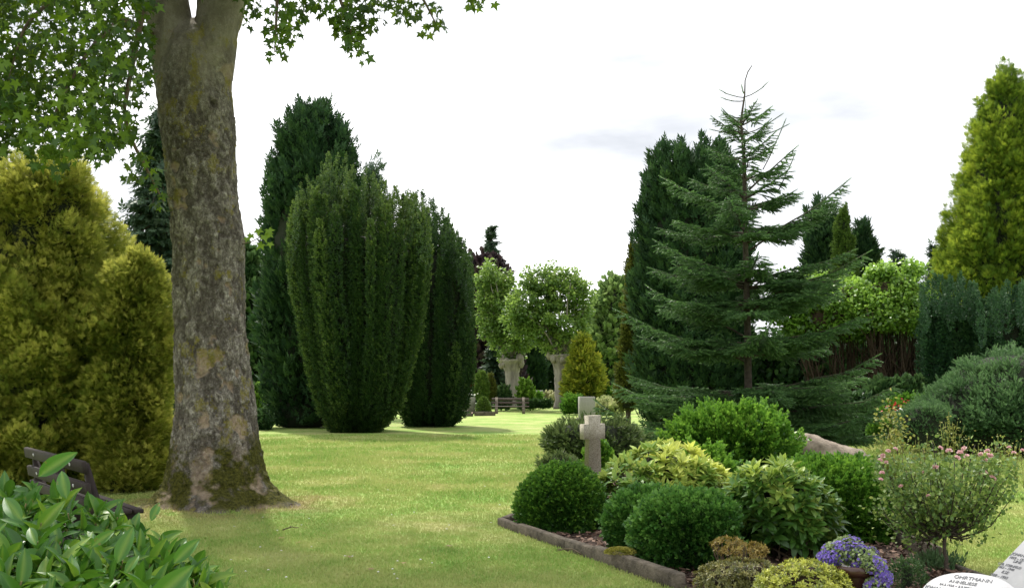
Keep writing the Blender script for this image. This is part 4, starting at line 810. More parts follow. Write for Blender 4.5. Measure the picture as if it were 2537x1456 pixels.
shrub('rhododendron', 'dark glossy low shrub under the bare laurel stems', [(1000, 2120, 2310), (985, 2125, 2312), (960, 2150, 2300), (945, 2180, 2280)], 31, 'dark_leaf', 3600, .16, OVAL, .25, tint=.5, dy=.5)
shrub('shrub', 'mid green low shrub in front of the dark rhododendron', [(1040, 2180, 2330), (1020, 2175, 2330), (1000, 2200, 2310), (988, 2230, 2290)], 28.5, 'box_bright', 2200, .13, SPRIG5, .2, tint=.25, dy=.6)
shrub('shrub', 'dark leafy shrub under the left tall laurel, right behind the fir', [(1085, 1890, 2150), (1060, 1880, 2165), (1010, 1890, 2160), (975, 1920, 2140)], 29.5, 'dark_leaf', 4200, .15, OVAL, .25, tint=.45, dy=.5)
shrub('small_shrub', 'small round box bush left of the mountain pine', [(1088, 2148, 2218), (1070, 2146, 2222), (1052, 2152, 2215), (1042, 2165, 2200)], 25.5, 'box', 2200, .08, SPRIG5, .12, tint=.55)
redflow('red roses between the fir and the mountain pine', 2218, 1003, 26.5, .20, 34, 'red', 'rose_bush', .09)
redflow('single pale white flowers beside the red roses', 2238, 1018, 26, .15, 16, 'white_fl', 'flower_clump', .07)
def dome_pine(name, label, rows, d, m, n, size, dy=.9, tint=.42, nb=1, group=None, lump=.2, lf=1.1):
    pr = Prof(rows, d, dy); root = thing(name, label, 'shrub', pr.base(), group); a = Acc(); S, nn = pr.shell(n, .14, lump, lf, d*2.3, 1.5); S[:, 2] = np.maximum(S[:, 2], .05)
    m_ = n//7; S, nn = S[:m_], nn[:m_]; S = S-nn*size*1.1; S[:, 2] = np.maximum(S[:, 2], .05); S = S+nn*(R.random((m_, 1))-.5)*size*1.2
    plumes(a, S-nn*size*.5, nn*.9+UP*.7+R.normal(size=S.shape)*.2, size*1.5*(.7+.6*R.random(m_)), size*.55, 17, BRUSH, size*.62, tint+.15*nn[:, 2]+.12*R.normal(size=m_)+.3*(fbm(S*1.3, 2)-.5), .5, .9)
    a.build('foliage', M[m], root); pr.hull('inner_shade_hull', M['core'], root, .88, .97); return root
dome_pine('mountain_pine', 'big dense grey green mountain pine dome at the right edge', [(1112, 2290, 2720), (1095, 2262, 2760), (1060, 2248, 2780), (1020, 2258, 2780), (980, 2290, 2770), (940, 2335, 2750), (905, 2385, 2720), (880, 2450, 2660), (868, 2500, 2600)], 25, 'pine', 16000, .20, .8, lump=.16)
dome_pine('mountain_pine', 'smaller loose grey green pine bulge left in front of the big dome', [(1105, 2232, 2330), (1080, 2225, 2345), (1040, 2232, 2350), (1015, 2255, 2340), (1000, 2285, 2320)], 23.2, 'pine', 2600, .15)

# ================================================================== FIR
def fir():
    d = 23.2; cx = 1857; b = W(cx, 1136, d); root = thing('fir_tree', 'tall open fir with tiered branches and bare leader at the centre of the grave beds', 'tree', (b[0], d, 0))
    tw = Acc(); fo = Acc(); k = px(d); bx = b[0]
    def zof(Y): return W(cx, Y, d)[2]
    tk = [(bx, d, -.05), (bx, d, zof(1000)), (bx+.01, d, zof(800)), (bx, d, zof(600)), (bx+.01, d, zof(400)), (bx-.05, d, zof(300)), (W(1845, 235, d)[0], d, zof(235)), (W(1846, 200, d)[0], d, zof(200)), (W(1853, 178, d)[0], d, zof(178)), (W(1863, 163, d)[0], d, zof(163))]
    tube(tw, tk, [.10, .085, .075, .06, .042, .026, .018, .013, .012, .010], 10)
    def shoots(P0, P1, r0, dens=1.0, w=1.0, tint=.45):
        """needle-clad shoots between P0 and P1 (n,3)"""
        n = len(P0); L_ = np.linalg.norm(P1-P0, axis=-1); seg = .095 if w >= 1 else .045; cnt = np.maximum(1, np.ceil(L_/seg)).astype(int)
        ii = np.repeat(np.arange(n), cnt); off = np.concatenate([np.arange(c) for c in cnt])/np.repeat(cnt, cnt)
        p = P0[ii]+(P1-P0)[ii]*off[:, None]; dd = nrm(P1-P0)[ii]; tn = np.repeat(np.broadcast_to(tint, (n,)), cnt)+.30*off-.04+.10*R.normal(size=len(ii))
        scat(fo, NEEDLE, p, dd, UP+R.normal(size=p.shape)*.2, .168*w, tn)
        nn_ = nrm(np.cross(P1-P0, UP)); 
    def branch(s, az, L_, rise, droop, tw0=.022, spread=.36, tint=.45, side=True):
        dv = np.array([math.cos(az), math.sin(az), 0]); n = 12; t = np.linspace(0, 1, n)
        c = s+dv*(t*L_)[:, None]+UP*((rise*t-droop*t*t*1.0+ .16*L_*np.clip(t-.7, 0, 1)**1.3)*L_ if True else 0)[:, None]
        c[:, :2] += R.normal(size=(n, 2))*.012*L_
        tube(tw, c, np.linspace(tw0, .006, n), 5)
        lat = np.array([-dv[1], dv[0], 0]); st_ = []; en = []
        st_.append(c[-3]); en.append(c[-1]+(c[-1]-c[-2])*.4)
        for i in range(2, n-2): st_.append(c[i]); en.append(c[i+1])
        if side:
            ns = int(4+L_*6)
            for j in range(ns):
                tt = .22+.75*(j+.5)/ns; f = tt*(n-1); i = int(f); p = c[i]*(1-(f-i))+c[min(i+1, n-1)]*(f-i)
                sl = L_*spread*(1.08-tt)*R.uniform(.8, 1.25)+.08
                for sgn in (-1, 1):
                    dr = nrm(dv*.75+lat*sgn*R.uniform(.6, .95)+UP*R.uniform(-.38, .12)); e_ = p+dr*sl; st_.append(p+dr*.02); en.append(e_)
                    tube(tw, np.array([p, p+dr*sl*.6]), [.007, .004], 3)
                    m2 = int(sl/.15)
                    for q in range(m2):
                        g = p+dr*sl*(.15+.8*(q+.5)/m2); s2 = min(sl*.42*(1.05-q/max(m2, 1)), .34)*R.uniform(.75, 1.2)+.04
                        for sg in (-1, 1):
                            l2 = np.array([-dr[1], dr[0], 0]); d2 = nrm(dr*.8+l2*sg*.75+UP*R.uniform(-.42, .14)); st_.append(g); en.append(g+d2*s2)
        S0 = np.array(st_); E0 = np.array(en); shoots(S0, E0, .02, 1, 1, tint+.08*R.normal())
    # tier heights read from the photo, radius in pixels, rise
    tiers = [(1118, 300, -.05, .08), (1085, 330, .02, .12), (1035, 345, .10, .16), (985, 300, .12, .15), (975, 325, .22, .14), (878, 285, .18, .10), (860, 225, .10, .14), (770, 255, .20, .12), (752, 170, .08, .12), (712, 250, .22, .10), (690, 160, .05, .1), (600, 222, .30, .08), (588, 150, .12, .08), (530, 150, .36, .05), (500, 150, .44, .0), (445, 105, .42, .0), (395, 95, .55, 0), (345, 82, .60, -.1), (310, 70, .7, -.1)]
    for ti, (Y, rp, rise, droop) in enumerate(tiers):
        z = zof(Y); nb = 7 if rp > 150 else 5
        for j in range(nb):
            az = j*2*math.pi/nb+ti*.9+R.normal()*.16; L_ = rp*k*R.uniform(.74, 1.05)
            branch(np.array([bx, d, max(z+R.normal()*.09, .2)]), az, L_, rise*.8+R.normal()*.09, droop, .02 if rp < 150 else .028, .34 if rp > 150 else (.28 if rp > 95 else .2), .42 if rp > 150 else .5)
        # short inner shoots on stem
    # surveyed long branches
    for (x0, y0, x1, y1, dd1) in ((1857, 1080, 1490, 1092, 20.3), (1857, 1040, 1535, 1000, 21.8), (1857, 1040, 2235, 992, 22.4), (1857, 620, 2100, 468, 22.8), (1857, 545, 1648, 455, 22.9), (1857, 760, 2145, 650, 22.7), (1857, 900, 1545, 805, 22.6), (1857, 700, 1630, 618, 22.5), (1857, 985, 2175, 912, 22.3), (1857, 700, 2110, 640, 22.6), (1857, 470, 1968, 372, 23), (1857, 840, 1612, 735, 22.6)):
        s = W(x0, y0, d); e_ = W(x1, y1, dd1); v = e_-s; L_ = math.hypot(v[0], v[1]); branch(s, math.atan2(v[1], v[0]), L_, v[2]/L_+.12, .12, .026, .26)
    # leader whorl
    for (x0, y0, x1, y1) in ((1845, 242, 1787, 225), (1845, 250, 1790, 243), (1847, 240, 1898, 208), (1846, 235, 1838, 215), (1850, 325, 1792, 272), (1851, 330, 1765, 322), (1852, 330, 1935, 285), (1850, 290, 1815, 288), (1850, 272, 1870, 270), (1851, 350, 1812, 345), (1853, 345, 1950, 310), (1890, 420, 1945, 300), (1930, 470, 1968, 385)):
        s = W(x0, y0, d); e_ = W(x1, y1, d+R.uniform(-.25, .25)); c = curve(s, e_, (0, 0, -.04), 5, .006); tube(tw, c, np.linspace(.013, .007, 5), 5); shoots(c[1:-1], c[2:], .02, 1, .78, .5)
    P = np.array([W(1862, 165, d), W(1853, 180, d), W(1846, 200, d), W(1845, 235, d), W(1848, 270, d), W(1850, 300, d), W(1852, 340, d)]); shoots(P[1:], P[:-1], .02, 1, .5, .4)
    fo.build('needles', M['fir'], root); tw.build('trunk', M['fir_bark'], root, True)
fir()

# ================================================================== MIDDLE BED: cross, dwarf pine, boulder
def cross():
    d = 18.6; b = W(1467, 1200, d); root = thing('stone_cross', 'rough washed concrete cross with short arms standing behind the round box ball', 'grave cross', (b[0], d, 0)); k = px(d)
    Cx = W(1468, 1100, d)[0]; zt = W(1468, 1028, d)[2]; za1 = W(1468, 1050, d)[2]; za0 = W(1468, 1086, d)[2]; w2 = 17*k; aw = 27.5*k; th = .10; wb = 17*k
    pro = [(-wb, -.05), (wb*1.02, -.05), (w2*.88, za0), (aw, za0), (aw, za1+.01), (w2*.85, za1), (w2*.97, zt), (-w2*.92, zt-.005), (-w2*.85, za1+.003), (-aw, za1), (-aw, za0-.01), (-w2*.82, za0)]
    n = len(pro); yaw = .32; ax = axes(yaw); V = []
    for s, sc in ((-1, .975), (-.9, 1), (.9, 1), (1, .975)):
        for x, z in pro: q = ax@np.array([x*1.03*sc, s*th, 0]); V.append((Cx+q[0], d+q[1], (z-.6)*(.985 if abs(s) == 1 else 1)+.6))
    V = np.array(V); fr = []
    for L0 in range(3):
        for i in range(n): fr.append((L0*n+i, L0*n+(i+1) % n, (L0+1)*n+(i+1) % n, (L0+1)*n+i))
    build('cross_body', V, [np.array(fr), np.array([list(range(n))[::-1], [3*n+i for i in range(n)]])], M['cross'], root)
    a = Acc(); box(a, (Cx, d, .04), .55, .4, .12, ax, .02); a.build('plinth', M['kerb'], root)
cross()
def dwarf():
    dome_pine('dwarf_pine', 'dark dwarf mountain pine bush behind the stone cross', [(1158, 1395, 1560), (1140, 1375, 1580), (1110, 1358, 1588), (1080, 1360, 1585), (1062, 1375, 1570), (1046, 1405, 1545)], 20.2, 'pine_small', 3600, .20, .7, .42)
    dome_pine('juniper', 'low green juniper tuft left of the stone cross', [(1170, 1340, 1440), (1155, 1335, 1440), (1140, 1345, 1420), (1130, 1365, 1400)], 18.0, 'pine_small', 1600, .12, .7, .5)
dwarf()
shrub('spindle_shrub', 'small bright green shrub beside the foot of the stone cross', [(1170, 1440, 1530), (1130, 1445, 1525), (1100, 1455, 1500), (1085, 1458, 1475)], 19.3, 'box_bright', 1200, .11, OVAL, .3, tint=.6, hf=.6)
def boulder():
    d = 16.8; root = thing('memorial_boulder', 'long rough granite boulder lying behind the box hedge', 'boulder', (*G(2050, 1200)[:2]*[1, 1], 0)); root.location = (float(W(2050, 1100, d)[0]), d, 0)
    tops = [(1958, 1100), (1972, 1080), (1995, 1074), (2020, 1077), (2045, 1090), (2070, 1100), (2100, 1107), (2128, 1113), (2140, 1125)]; xs = np.linspace(1955, 2142, 46); V = []; nr = 22
    ty = np.interp(xs, [t[0] for t in tops], [t[1] for t in tops])
    for x, y in zip(xs, ty):
        t = W(x, y, d); h = t[2]; e_ = min(1, .35+math.sqrt(max(0, 1-((x-2048)/95)**2)))
        for j in range(nr):
            a = j/nr*2*math.pi; yy = math.cos(a); zz = math.sin(a); yy = np.sign(yy)*abs(yy)**.6; zz = np.sign(zz)*abs(zz)**.7
            V.append((t[0], d+yy*.38*e_, h/2-.02+zz*(h/2+.02)))
    V = np.array(V); V += ((fbm(V*3.0, 3)-.5)*.10)[:, None]*nrm(V-np.array([W(2050, 1100, d)[0], d, .3])); V += ((fbm(V*11, 3)-.5)*.035)[:, None]
    Q = [(i*nr+j, i*nr+(j+1) % nr, (i+1)*nr+(j+1) % nr, (i+1)*nr+j) for i in range(45) for j in range(nr)]
    build('rock', V, [np.array(Q), np.array([list(range(nr))[::-1], list(range(45*nr, 46*nr))])], M['boulder'], root, None, False)
boulder()
kerbrun('grave_kerb', 'thin pale kerb edging the far bed right of the boulder', G(2125, 1086), G(2260, 1092), .10, .1, pieces=2)

# ================================================================== NEAR BED
shrub('box_ball', 'large round clipped box ball at the left corner of the near bed', [(1326, 1345, 1440), (1318, 1305, 1475), (1295, 1288, 1492), (1260, 1281, 1500), (1225, 1288, 1497), (1195, 1306, 1482), (1172, 1335, 1458), (1157, 1372, 1430)], 12.1, 'box', 8500, .085, SPRIG9, .06, 2.5, tint=.42, jit=.14, hf=.84, zl=.22, upb=.2)
shrub('box_bush', 'big loose bright green box bush beneath the fir', [(1215, 1680, 1930), (1180, 1655, 1950), (1130, 1635, 1965), (1090, 1640, 1960), (1060, 1665, 1945), (1040, 1700, 1925), (1018, 1760, 1890)], 16.5, 'box_bright', 7500, .14, SPRIG, .22, 2.2, tint=.38, jit=.16, dy=.75, hf=.84, zl=.22)
shrub('box_bush', 'smaller bright box bush tucked behind the gilded rhododendron', [(1235, 1690, 1790), (1200, 1660, 1820), (1160, 1668, 1815), (1135, 1690, 1790), (1118, 1720, 1760)], 14.4, 'box_bright', 2600, .12, SPRIG, .2, 2.4, tint=.45, dy=.8)
shrub('box_hedge', 'wide rounded green box hedge behind the rose standard', [(1392, 1900, 2215), (1370, 1870, 2245), (1320, 1850, 2266), (1260, 1845, 2270), (1212, 1865, 2262), (1182, 1900, 2235), (1160, 1945, 2190), (1146, 2000, 2130)], 11.5, 'box_bright', 12500, .10, SPRIG9, .12, 2.2, tint=.27, jit=.13, dy=.8, hf=.88, zl=.32)
shrub('box_bush', 'small blue green box bush, left one in front of the rhododendron', [(1368, 1535, 1665), (1345, 1508, 1690), (1300, 1495, 1700), (1258, 1502, 1690), (1232, 1530, 1665), (1216, 1575, 1635)], 10.5, 'box_blue', 3600, .085, SPRIG, .14, 3.2, tint=.42, jit=.2, hf=.8)
shrub('box_bush', 'blue green round box bush in front, nearest to the kerb', [(1414, 1625, 1785), (1385, 1582, 1825), (1340, 1562, 1838), (1295, 1562, 1838), (1256, 1580, 1818), (1236, 1620, 1782), (1225, 1675, 1735)], 9.7, 'box_blue', 5200, .085, SPRIG, .14, 3.0, tint=.46, jit=.2, hf=.8)
shrub('box_bush', 'yellower green box bush right of the blue green ones', [(1400, 1730, 1900), (1370, 1710, 1925), (1320, 1705, 1930), (1275, 1710, 1920), (1248, 1735, 1895), (1232, 1775, 1855)], 10.4, 'box', 3600, .085, SPRIG, .13, 3.2, tint=.66, jit=.2, hf=.8)
def rosettes(acc, P, N_, leaf, per, tint, stem=None, tl=BS, lift=.75, tj=.12, young=.0):
    n = len(P); per_ = per
    for i in range(n):
        k = per_+R.integers(-1, 3); az = np.arange(k)*2.4+R.random()*6; ax = nrm(N_[i:i+1])[0]; x = nrm(np.cross(ax, [.3, .2, 1])[None])[0]; y = np.cross(x, ax)
        ring = np.linspace(.15, 1, k)
        o = np.cos(az)[:, None]*x+np.sin(az)[:, None]*y; yd = o*(.35+.9*ring)[:, None]+ax*(lift*(1.25-ring))[:, None]+R.normal(size=(k, 3))*.12
        l = leaf*(.75+.4*R.random(k))*(.75+.3*ring); tn = tint[i]+.22*(.5-ring)+tj*R.normal(size=k)
        for q in range(k): scat(acc, tl[R.integers(len(tl))], P[i:i+1]+o[q:q+1]*leaf*.05-ax*leaf*.12*ring[q], yd[q:q+1], (ax*.8+o[q]*-.2)[None], l[q:q+1], tn[q:q+1])
def rhodo(label, rows, d, m, n, leaf, per=8, tint=.45, dy=.9, seed=0, hf=.74, hg=0, group='rhododendrons in the near bed'):
    pr = Prof(rows, d, dy); root = thing('rhododendron', label, 'shrub', pr.base(), group); a = Acc(); S, nn = pr.shell(n, .12, .22, 2.0, seed, 1.5); k = S[:, 2] > .12; S, nn = S[k], nn[k]
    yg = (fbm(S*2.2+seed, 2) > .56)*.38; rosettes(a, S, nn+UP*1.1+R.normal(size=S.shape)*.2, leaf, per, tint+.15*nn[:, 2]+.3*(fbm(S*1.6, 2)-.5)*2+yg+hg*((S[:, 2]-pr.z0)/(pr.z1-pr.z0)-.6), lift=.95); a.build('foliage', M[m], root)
    t = Acc(); b = np.array(pr.base())
    for i in range(0, len(S), 6): tube(t, curve(b+R.normal(size=3)*[.12, .12, 0], S[i], (0, 0, -.05), 5, .015), np.linspace(.016, .006, 5), 4)
    t.build('stems', M['twig'], root, True); pr.hull('inner_shade_hull', M['core'], root, hf, .9); return root
rhodo('yellow gilded rhododendron above the small box bushes', [(1300, 1560, 1700), (1280, 1510, 1750), (1240, 1485, 1790), (1200, 1495, 1800), (1165, 1520, 1770), (1135, 1550, 1740), (1110, 1600, 1715)], 12.6, 'rhodo_gold', 340, .165, 8, .16, hf=.5, hg=.9)
rhodo('green rhododendron with pale young shoots in front of the box hedge', [(1372, 1890, 2020), (1340, 1860, 2060), (1290, 1845, 2070), (1240, 1838, 2065), (1195, 1830, 2035), (1165, 1850, 1990), (1148, 1875, 1935)], 10.1, 'rhodo', 230, .150, 8, .34, seed=7, hf=.45, hg=.5)
# kerbs
v = KB-KA; L_ = np.linalg.norm(v); cuts = [0, .16, .47, .62, 1.0]
labs = ['short far end kerb stone at the sharp corner of the near bed', 'long kerb stone beside the round box ball', 'kerb stone next to the bare mulch of the near bed', 'near end kerb stone carrying a yellow moss cushion']
for i in range(4): kerbrun('bed_kerb', labs[i], KA+v*cuts[i], KA+v*cuts[i+1], .10+.012*i, .10+.005*i, group='kerb stones along the near bed')
v2 = np.array([.33, 1.0, 0]); kerbrun('bed_kerb', 'kerb stone running back behind the box ball', KA+[.02, .10, 0], KA+v2*3.0, .08, .1)
kerbrun('bed_kerb', 'dark rear kerb stone right of the box hedge', KD, KD+(KC-KD)*.62, .15, .09); kerbrun('bed_kerb', 'low rear kerb stone behind the pale headstone', KD+(KC-KD)*.66, KC+(KC-KD)*.35, .05, .09)
def mossc():
    c = KA+v*.74+np.array([.0, 0, .14]); a = Acc(); n = 900; o = rdir(n); o[:, 2] = abs(o[:, 2]); P = c+o*[.13, .10, .035]; scat(a, SPRIG5, P, o+R.normal(size=P.shape)*.3, o, .022, R.random(n))
    tag(a.build('moss_cushion', M['moss']), 'yellow moss cushion growing on the near end kerb stone', 'moss')
mossc()
# azaleas
def azalea(label, rows, d, m, n, size, tint=.5, twigs=0, core=True, per=7):
    pr = Prof(rows, d, .9, None); root = thing('azalea', label, 'shrub', (float(pr.c[0]), d, 0), 'azaleas at the front of the near bed'); a = Acc(); S, nn = pr.shell(n, .2, .2, 4, d, 1.2); S[:, 2] = np.maximum(S[:, 2], .03)
    rosettes(a, S, nn+UP*.5+R.normal(size=S.shape)*.3, size, per, tint+.2*nn[:, 2]+.2*R.normal(size=n)); a.build('foliage', M[m], root)
    if core: pr.hull('inner_shade_hull', M['core_brown'], root, .6, .9)
    t = Acc()
    for i in range(0, n, max(1, n//(twigs or 12))): tube(t, curve((pr.c[0]+R.normal()*.05, d, -.02), S[i], (0, 0, 0), 5, .012), np.linspace(.009, .004, 5), 4)
    t.build('stems', M['twig'], root, True)
azalea('taller rusty brown azalea tuft on thin bare twigs, left clump', [(1372, 1785, 1835), (1362, 1768, 1850), (1345, 1762, 1852), (1332, 1785, 1830)], 8.9, 'azalea_rust', 95, .032, .5, 14, False)
azalea('rusty orange azalea tuft on a bare twig, right clump', [(1378, 1835, 1885), (1362, 1822, 1898), (1346, 1840, 1890)], 8.7, 'azalea_rust', 60, .032, .55, 8, False)
azalea('low dull olive azalea mat in front of the rusty tufts', [(1475, 1740, 1910), (1440, 1720, 1935), (1405, 1745, 1925), (1388, 1810, 1900)], 8.0, 'azalea_dull', 900, .030, .5)
azalea('dense low yellow green azalea left of the flower pot', [(1540, 1900, 2110), (1480, 1885, 2125), (1430, 1890, 2110), (1400, 1925, 2060), (1388, 1960, 2020)], 7.3, 'azalea', 1100, .032, .55)
def pot():
    d = 7.6; k = px(d); cx, top = 2115, 1392; t = W(cx, top, d); root = thing('flower_pot', 'brown glazed pot of purple bellflowers standing on the near bed', 'flower pot', (t[0], d, 0)); zt = t[2]; r = 76*k
    pro = [(0, .0), (.60, .0), (.66, .02), (.86, .55), (.93, .80), (.93, .82), (1.03, .83), (1.05, .90), (1.05, .97), (1.02, 1.0), (.95, 1.0), (.93, .92), (0, .90)]; ns = 40; V = []
    for rr, zz in pro: a_ = np.arange(ns)/ns*2*math.pi; V.append(np.stack([t[0]+np.cos(a_)*max(rr, .002)*r, d+np.sin(a_)*max(rr, .002)*r, np.full(ns, zz*zt)], -1))
    V = np.concatenate(V); n = len(pro); Q = [(i*ns+j, i*ns+(j+1) % ns, (i+1)*ns+(j+1) % ns, (i+1)*ns+j) for i in range(n-1) for j in range(ns)]; o = build('pot', V, [np.array(Q)], M['pot'], root, None, True)
    fl = thing('bellflowers', 'mound of purple bellflowers spilling over the right side of the brown pot', 'flowers', (t[0], d, zt)); a = Acc(); g = Acc(); C = []
    for (x, y, s, dd, n_) in ((2075, 1372, 34, 0, 420), (2100, 1360, 36, .05, 420), (2130, 1385, 34, -.05, 360), (2160, 1400, 30, -.14, 360), (2182, 1430, 22, -.2, 300), (2170, 1455, 28, -.22, 300), (2052, 1388, 24, -.05, 260), (2150, 1375, 22, .02, 200)):
        c = W(x, y, d+dd-.05); o = rdir(n_); C.append(c+o*np.array([s*k, s*k, s*k*.8])*(.85+.2*R.random((n_, 1))))
    P = np.concatenate(C); n = len(P); o = nrm(P-np.array([t[0], d, zt-.1])); X, Y = proj(P)
    scat(g, OVAL, P, o+R.normal(size=P.shape)*.6, o+UP*.4+R.normal(size=P.shape)*.3, .026, .5+.25*R.normal(size=n)); g.build('leaves', M['bell_leaf'], fl)
    kk = (fbm(P*9, 2)-.5)*2.2+R.normal(size=n)*.3 > .02; P2 = P[kk]+o[kk]*.014; n2 = len(P2)
    for q in range(5):
        an = q*1.2566; x = nrm(np.cross(o[kk], [.1, .2, 1.])); y = np.cross(x, o[kk]); scat(a, BLADE, P2, x*math.cos(an)+y*math.sin(an)+o[kk]*.5, o[kk], .014, .45+.25*R.normal(size=n2))
    a.build('blossoms', M['purple'], fl)
pot()
# rose standard
def rose():
    d = 9.3; b = W(2352, 1416, d); j = W(2342, 1322, d); root = thing('standard_rose', 'pink flowering standard rose with umbrella crown on a single dark stem', 'rose tree', (b[0], d, 0)); t = Acc(); k = px(d)
    tube(t, curve((b[0], d, -.03), j, (-.02, 0, 0), 8, .004), np.linspace(.020, .016, 8), 8); fo = Acc(); tips = []
    for i in range(84):
        X = R.uniform(2165, 2525); f = (X-2345)/190; Y = R.uniform(1090, 1250)+60*abs(f)**2*R.random(); e_ = W(X, Y, d+R.uniform(-.5, .5)*math.sqrt(max(.1, 1-f*f))); c = curve(j, e_, (0, 0, -.10-.05*abs(f)), 8, .012); tube(t, c, np.linspace(.009, .0025, 8), 4); tips.append(e_)
        n = 48; tt = R.uniform(.38, 1.05, n); idx = np.clip(tt*7, 0, 6.99); ii = idx.astype(int); fr = (idx-ii)[:, None]; p = c[ii]*(1-fr)+c[np.minimum(ii+1, 7)]*fr+R.normal(size=(n, 3))*.055
        scat(fo, OVAL, p, R.normal(size=(n, 3))*.7+(e_-j)*.6, UP*.8+R.normal(size=(n, 3))*.6, .030+.014*R.random(n), .42+.2*R.normal(size=n)+.25*(tt-.6))
    n = 3600; u = R.random(n)*2*math.pi; rr = R.random(n)**.5; X = 2345+np.cos(u)*185*rr; Yb = 1130+R.random(n)*150; f = np.abs(X-2345)/190; ok = Yb < 1290-60*f; X, Yb = X[ok], Yb[ok]; P = np.array([W(x, y, d+q) for x, y, q in zip(X, Yb, (np.sin(u)*rr*.55)[ok])])
    ho = vn(P*7) < .62; P = P[ho]; scat(fo, OVAL, P, R.normal(size=P.shape), UP*.8+R.normal(size=P.shape)*.6, .040, .4+.22*R.normal(size=len(P)))
    fo.build('foliage', M['rose_leaf'], root); t.build('stem', M['fir_bark'], root, True)
    s = Acc(); tp = Acc()
    for (x, y) in ((2365, 1060), (2340, 1075), (2380, 1085), (2480, 1095), (2495, 1105), (2290, 1110), (2270, 1120), (2195, 1100), (2450, 1115), (2525, 1115), (2530, 1135), (2420, 1110), (2350, 1050), (2215, 1110), (2180, 1090)):
        e_ = W(x, y, d+R.uniform(-.3, .3)); s0 = e_+np.array([R.normal()*.03, 0, -.26]); 
        tp = Acc()
        for q in range(7):
            p1 = e_+R.normal(size=3)*[.045, .045, .05]; tube(tp, curve(s0, p1, (0, 0, 0), 4, .004), [.003, .002, .0015, .003], 3)
        P = e_+R.normal(size=(34, 3))*[.05, .05, .07]-[0, 0, .05]; scat(tp, OVAL, P, R.normal(size=P.shape)+[0, 0, .4], R.normal(size=P.shape)+UP*.5, .019, R.random(34)); tp.build('spent_flower_head', M['rose_tip'], root)
    def bloom(P, r): 
        a = Acc(); n = 34; o = rdir(n); o[:, 2] = abs(o[:, 2])*.8+.05; scat(a, OVAL, P+o*r*.25, o+R.normal(size=(n, 3))*.25, o, r*1.0, R.random(n)); return a
    proto = None
    for (x, y, r) in ((2352, 1118, .034), (2378, 1122, .032), (2390, 1112, .03), (2372, 1135, .032), (2395, 1130, .028), (2330, 1110, .026), (2430, 1125, .028), (2440, 1140, .030), (2452, 1128, .034), (2446, 1118, .030), (2318, 1158, .034), (2440, 1172, .030), (2458, 1185, .038), (2200, 1118, .026), (2188, 1130, .030), (2180, 1140, .026), (2196, 1146, .024), (2218, 1112, .024), (2185, 1172, .028), (2182, 1188, .024), (2232, 1205, .024), (2512, 1122, .024), (2500, 1108, .022), (2534, 1116, .024), (2290, 1170, .022), (2300, 1228, .022)):
        c = W(x, y, d-.35+R.uniform(-.1, .1)); r = r*.8
        if proto is None: proto = bloom(c, r).build('blossom', M['pink'], root); pc = c; pr_ = r; me = proto.data; co = np.empty(len(me.vertices)*3, np.float32); me.vertices.foreach_get('co', co); co = co.reshape(-1, 3)-(c-np.array(root.location)).astype(np.float32); me.vertices.foreach_set('co', co.ravel()); me.update(); proto.location = c-np.array(root.location); continue
        o = proto.copy(); COL.objects.link(o); o.parent = root; o.location = c-np.array(root.location); o.scale = (r/pr_,)*3; o.rotation_euler = (R.normal()*.3, R.normal()*.3, R.random()*6)
rose()
def smallrose():
    d = 13; root = thing('rose_bush', 'thin yellowish climbing rose shoot rising behind the box hedge', 'shrub', (float(W(2215, 1100, d)[0]), d, 0)); a = Acc(); t = Acc()
    for (x, y) in ((2205, 1025), (2190, 1045), (2225, 1060), (2215, 1085), (2240, 1095), (2200, 1120)):
        e_ = W(x, y, d); s = np.array([root.location[0], d, .3]); tube(t, curve(s, e_, (.05, 0, 0), 7, .02), np.linspace(.006, .003, 7), 4); P = e_+R.normal(size=(60, 3))*[.07, .07, .1]; scat(a, OVAL, P, R.normal(size=P.shape), UP+R.normal(size=P.shape)*.5, .045, R.random(60))
    tube(t, [(root.location[0], d, 0), (root.location[0], d, .35)], [.01, .008], 5)
    a.build('foliage', M['rose_tip'], root); t.build('stems', M['twig'], root, True)
smallrose()
def tuft(name, label, X, Y, d, w_, h, n, m, seeds=0):
    b = G(X, Y); b = np.array([b[0], b[1], 0]); root = thing(name, label, 'plant', b); a = Acc(); P = b+np.stack([R.normal(size=n)*w_*.4, R.normal(size=n)*w_*.35, np.zeros(n)], -1); yd = R.normal(size=(n, 3))*.28+[0, 0, 1]+(P-b)*1.5
    scat(a, sprig(9, .05, .25, 9, .5), P, yd, R.normal(size=(n, 3)), h*(.6+.6*R.random(n)), .4+.25*R.normal(size=n)); a.build('foliage', M[m], root)
    if seeds:
        s = Acc()
        for k in range(seeds):
            p = b+np.array([R.normal()*w_*.5, R.normal()*w_*.4, 0]); e_ = p+np.array([R.normal()*.09, R.normal()*.06, h*R.uniform(1.3, 1.9)]); tube(s, curve(p, e_, (0, 0, 0), 4, .006), [.002]*4, 3); P = e_-np.array([0, 0, 1])*R.random((14, 1))*.06+R.normal(size=(14, 3))*.005; scat(s, BLADE, P, R.normal(size=P.shape)+[0, 0, 1], R.normal(size=P.shape), .02, .5)
        s.build('seed_heads', M['core_brown'], root)
tuft('lavender', 'green lavender tuft at the foot of the standard rose', 2318, 1408, 9, .22, .17, 150, 'lavender', 14)
shrub('small_azalea', 'small sparse dark azalea between flower pot and lavender', [(1455, 2200, 2290), (1425, 2195, 2300), (1400, 2205, 2285), (1388, 2225, 2260)], 8.6, 'dark_leaf', 420, .035, SPRIG5, .35, 5, tint=.6, hf=.35)

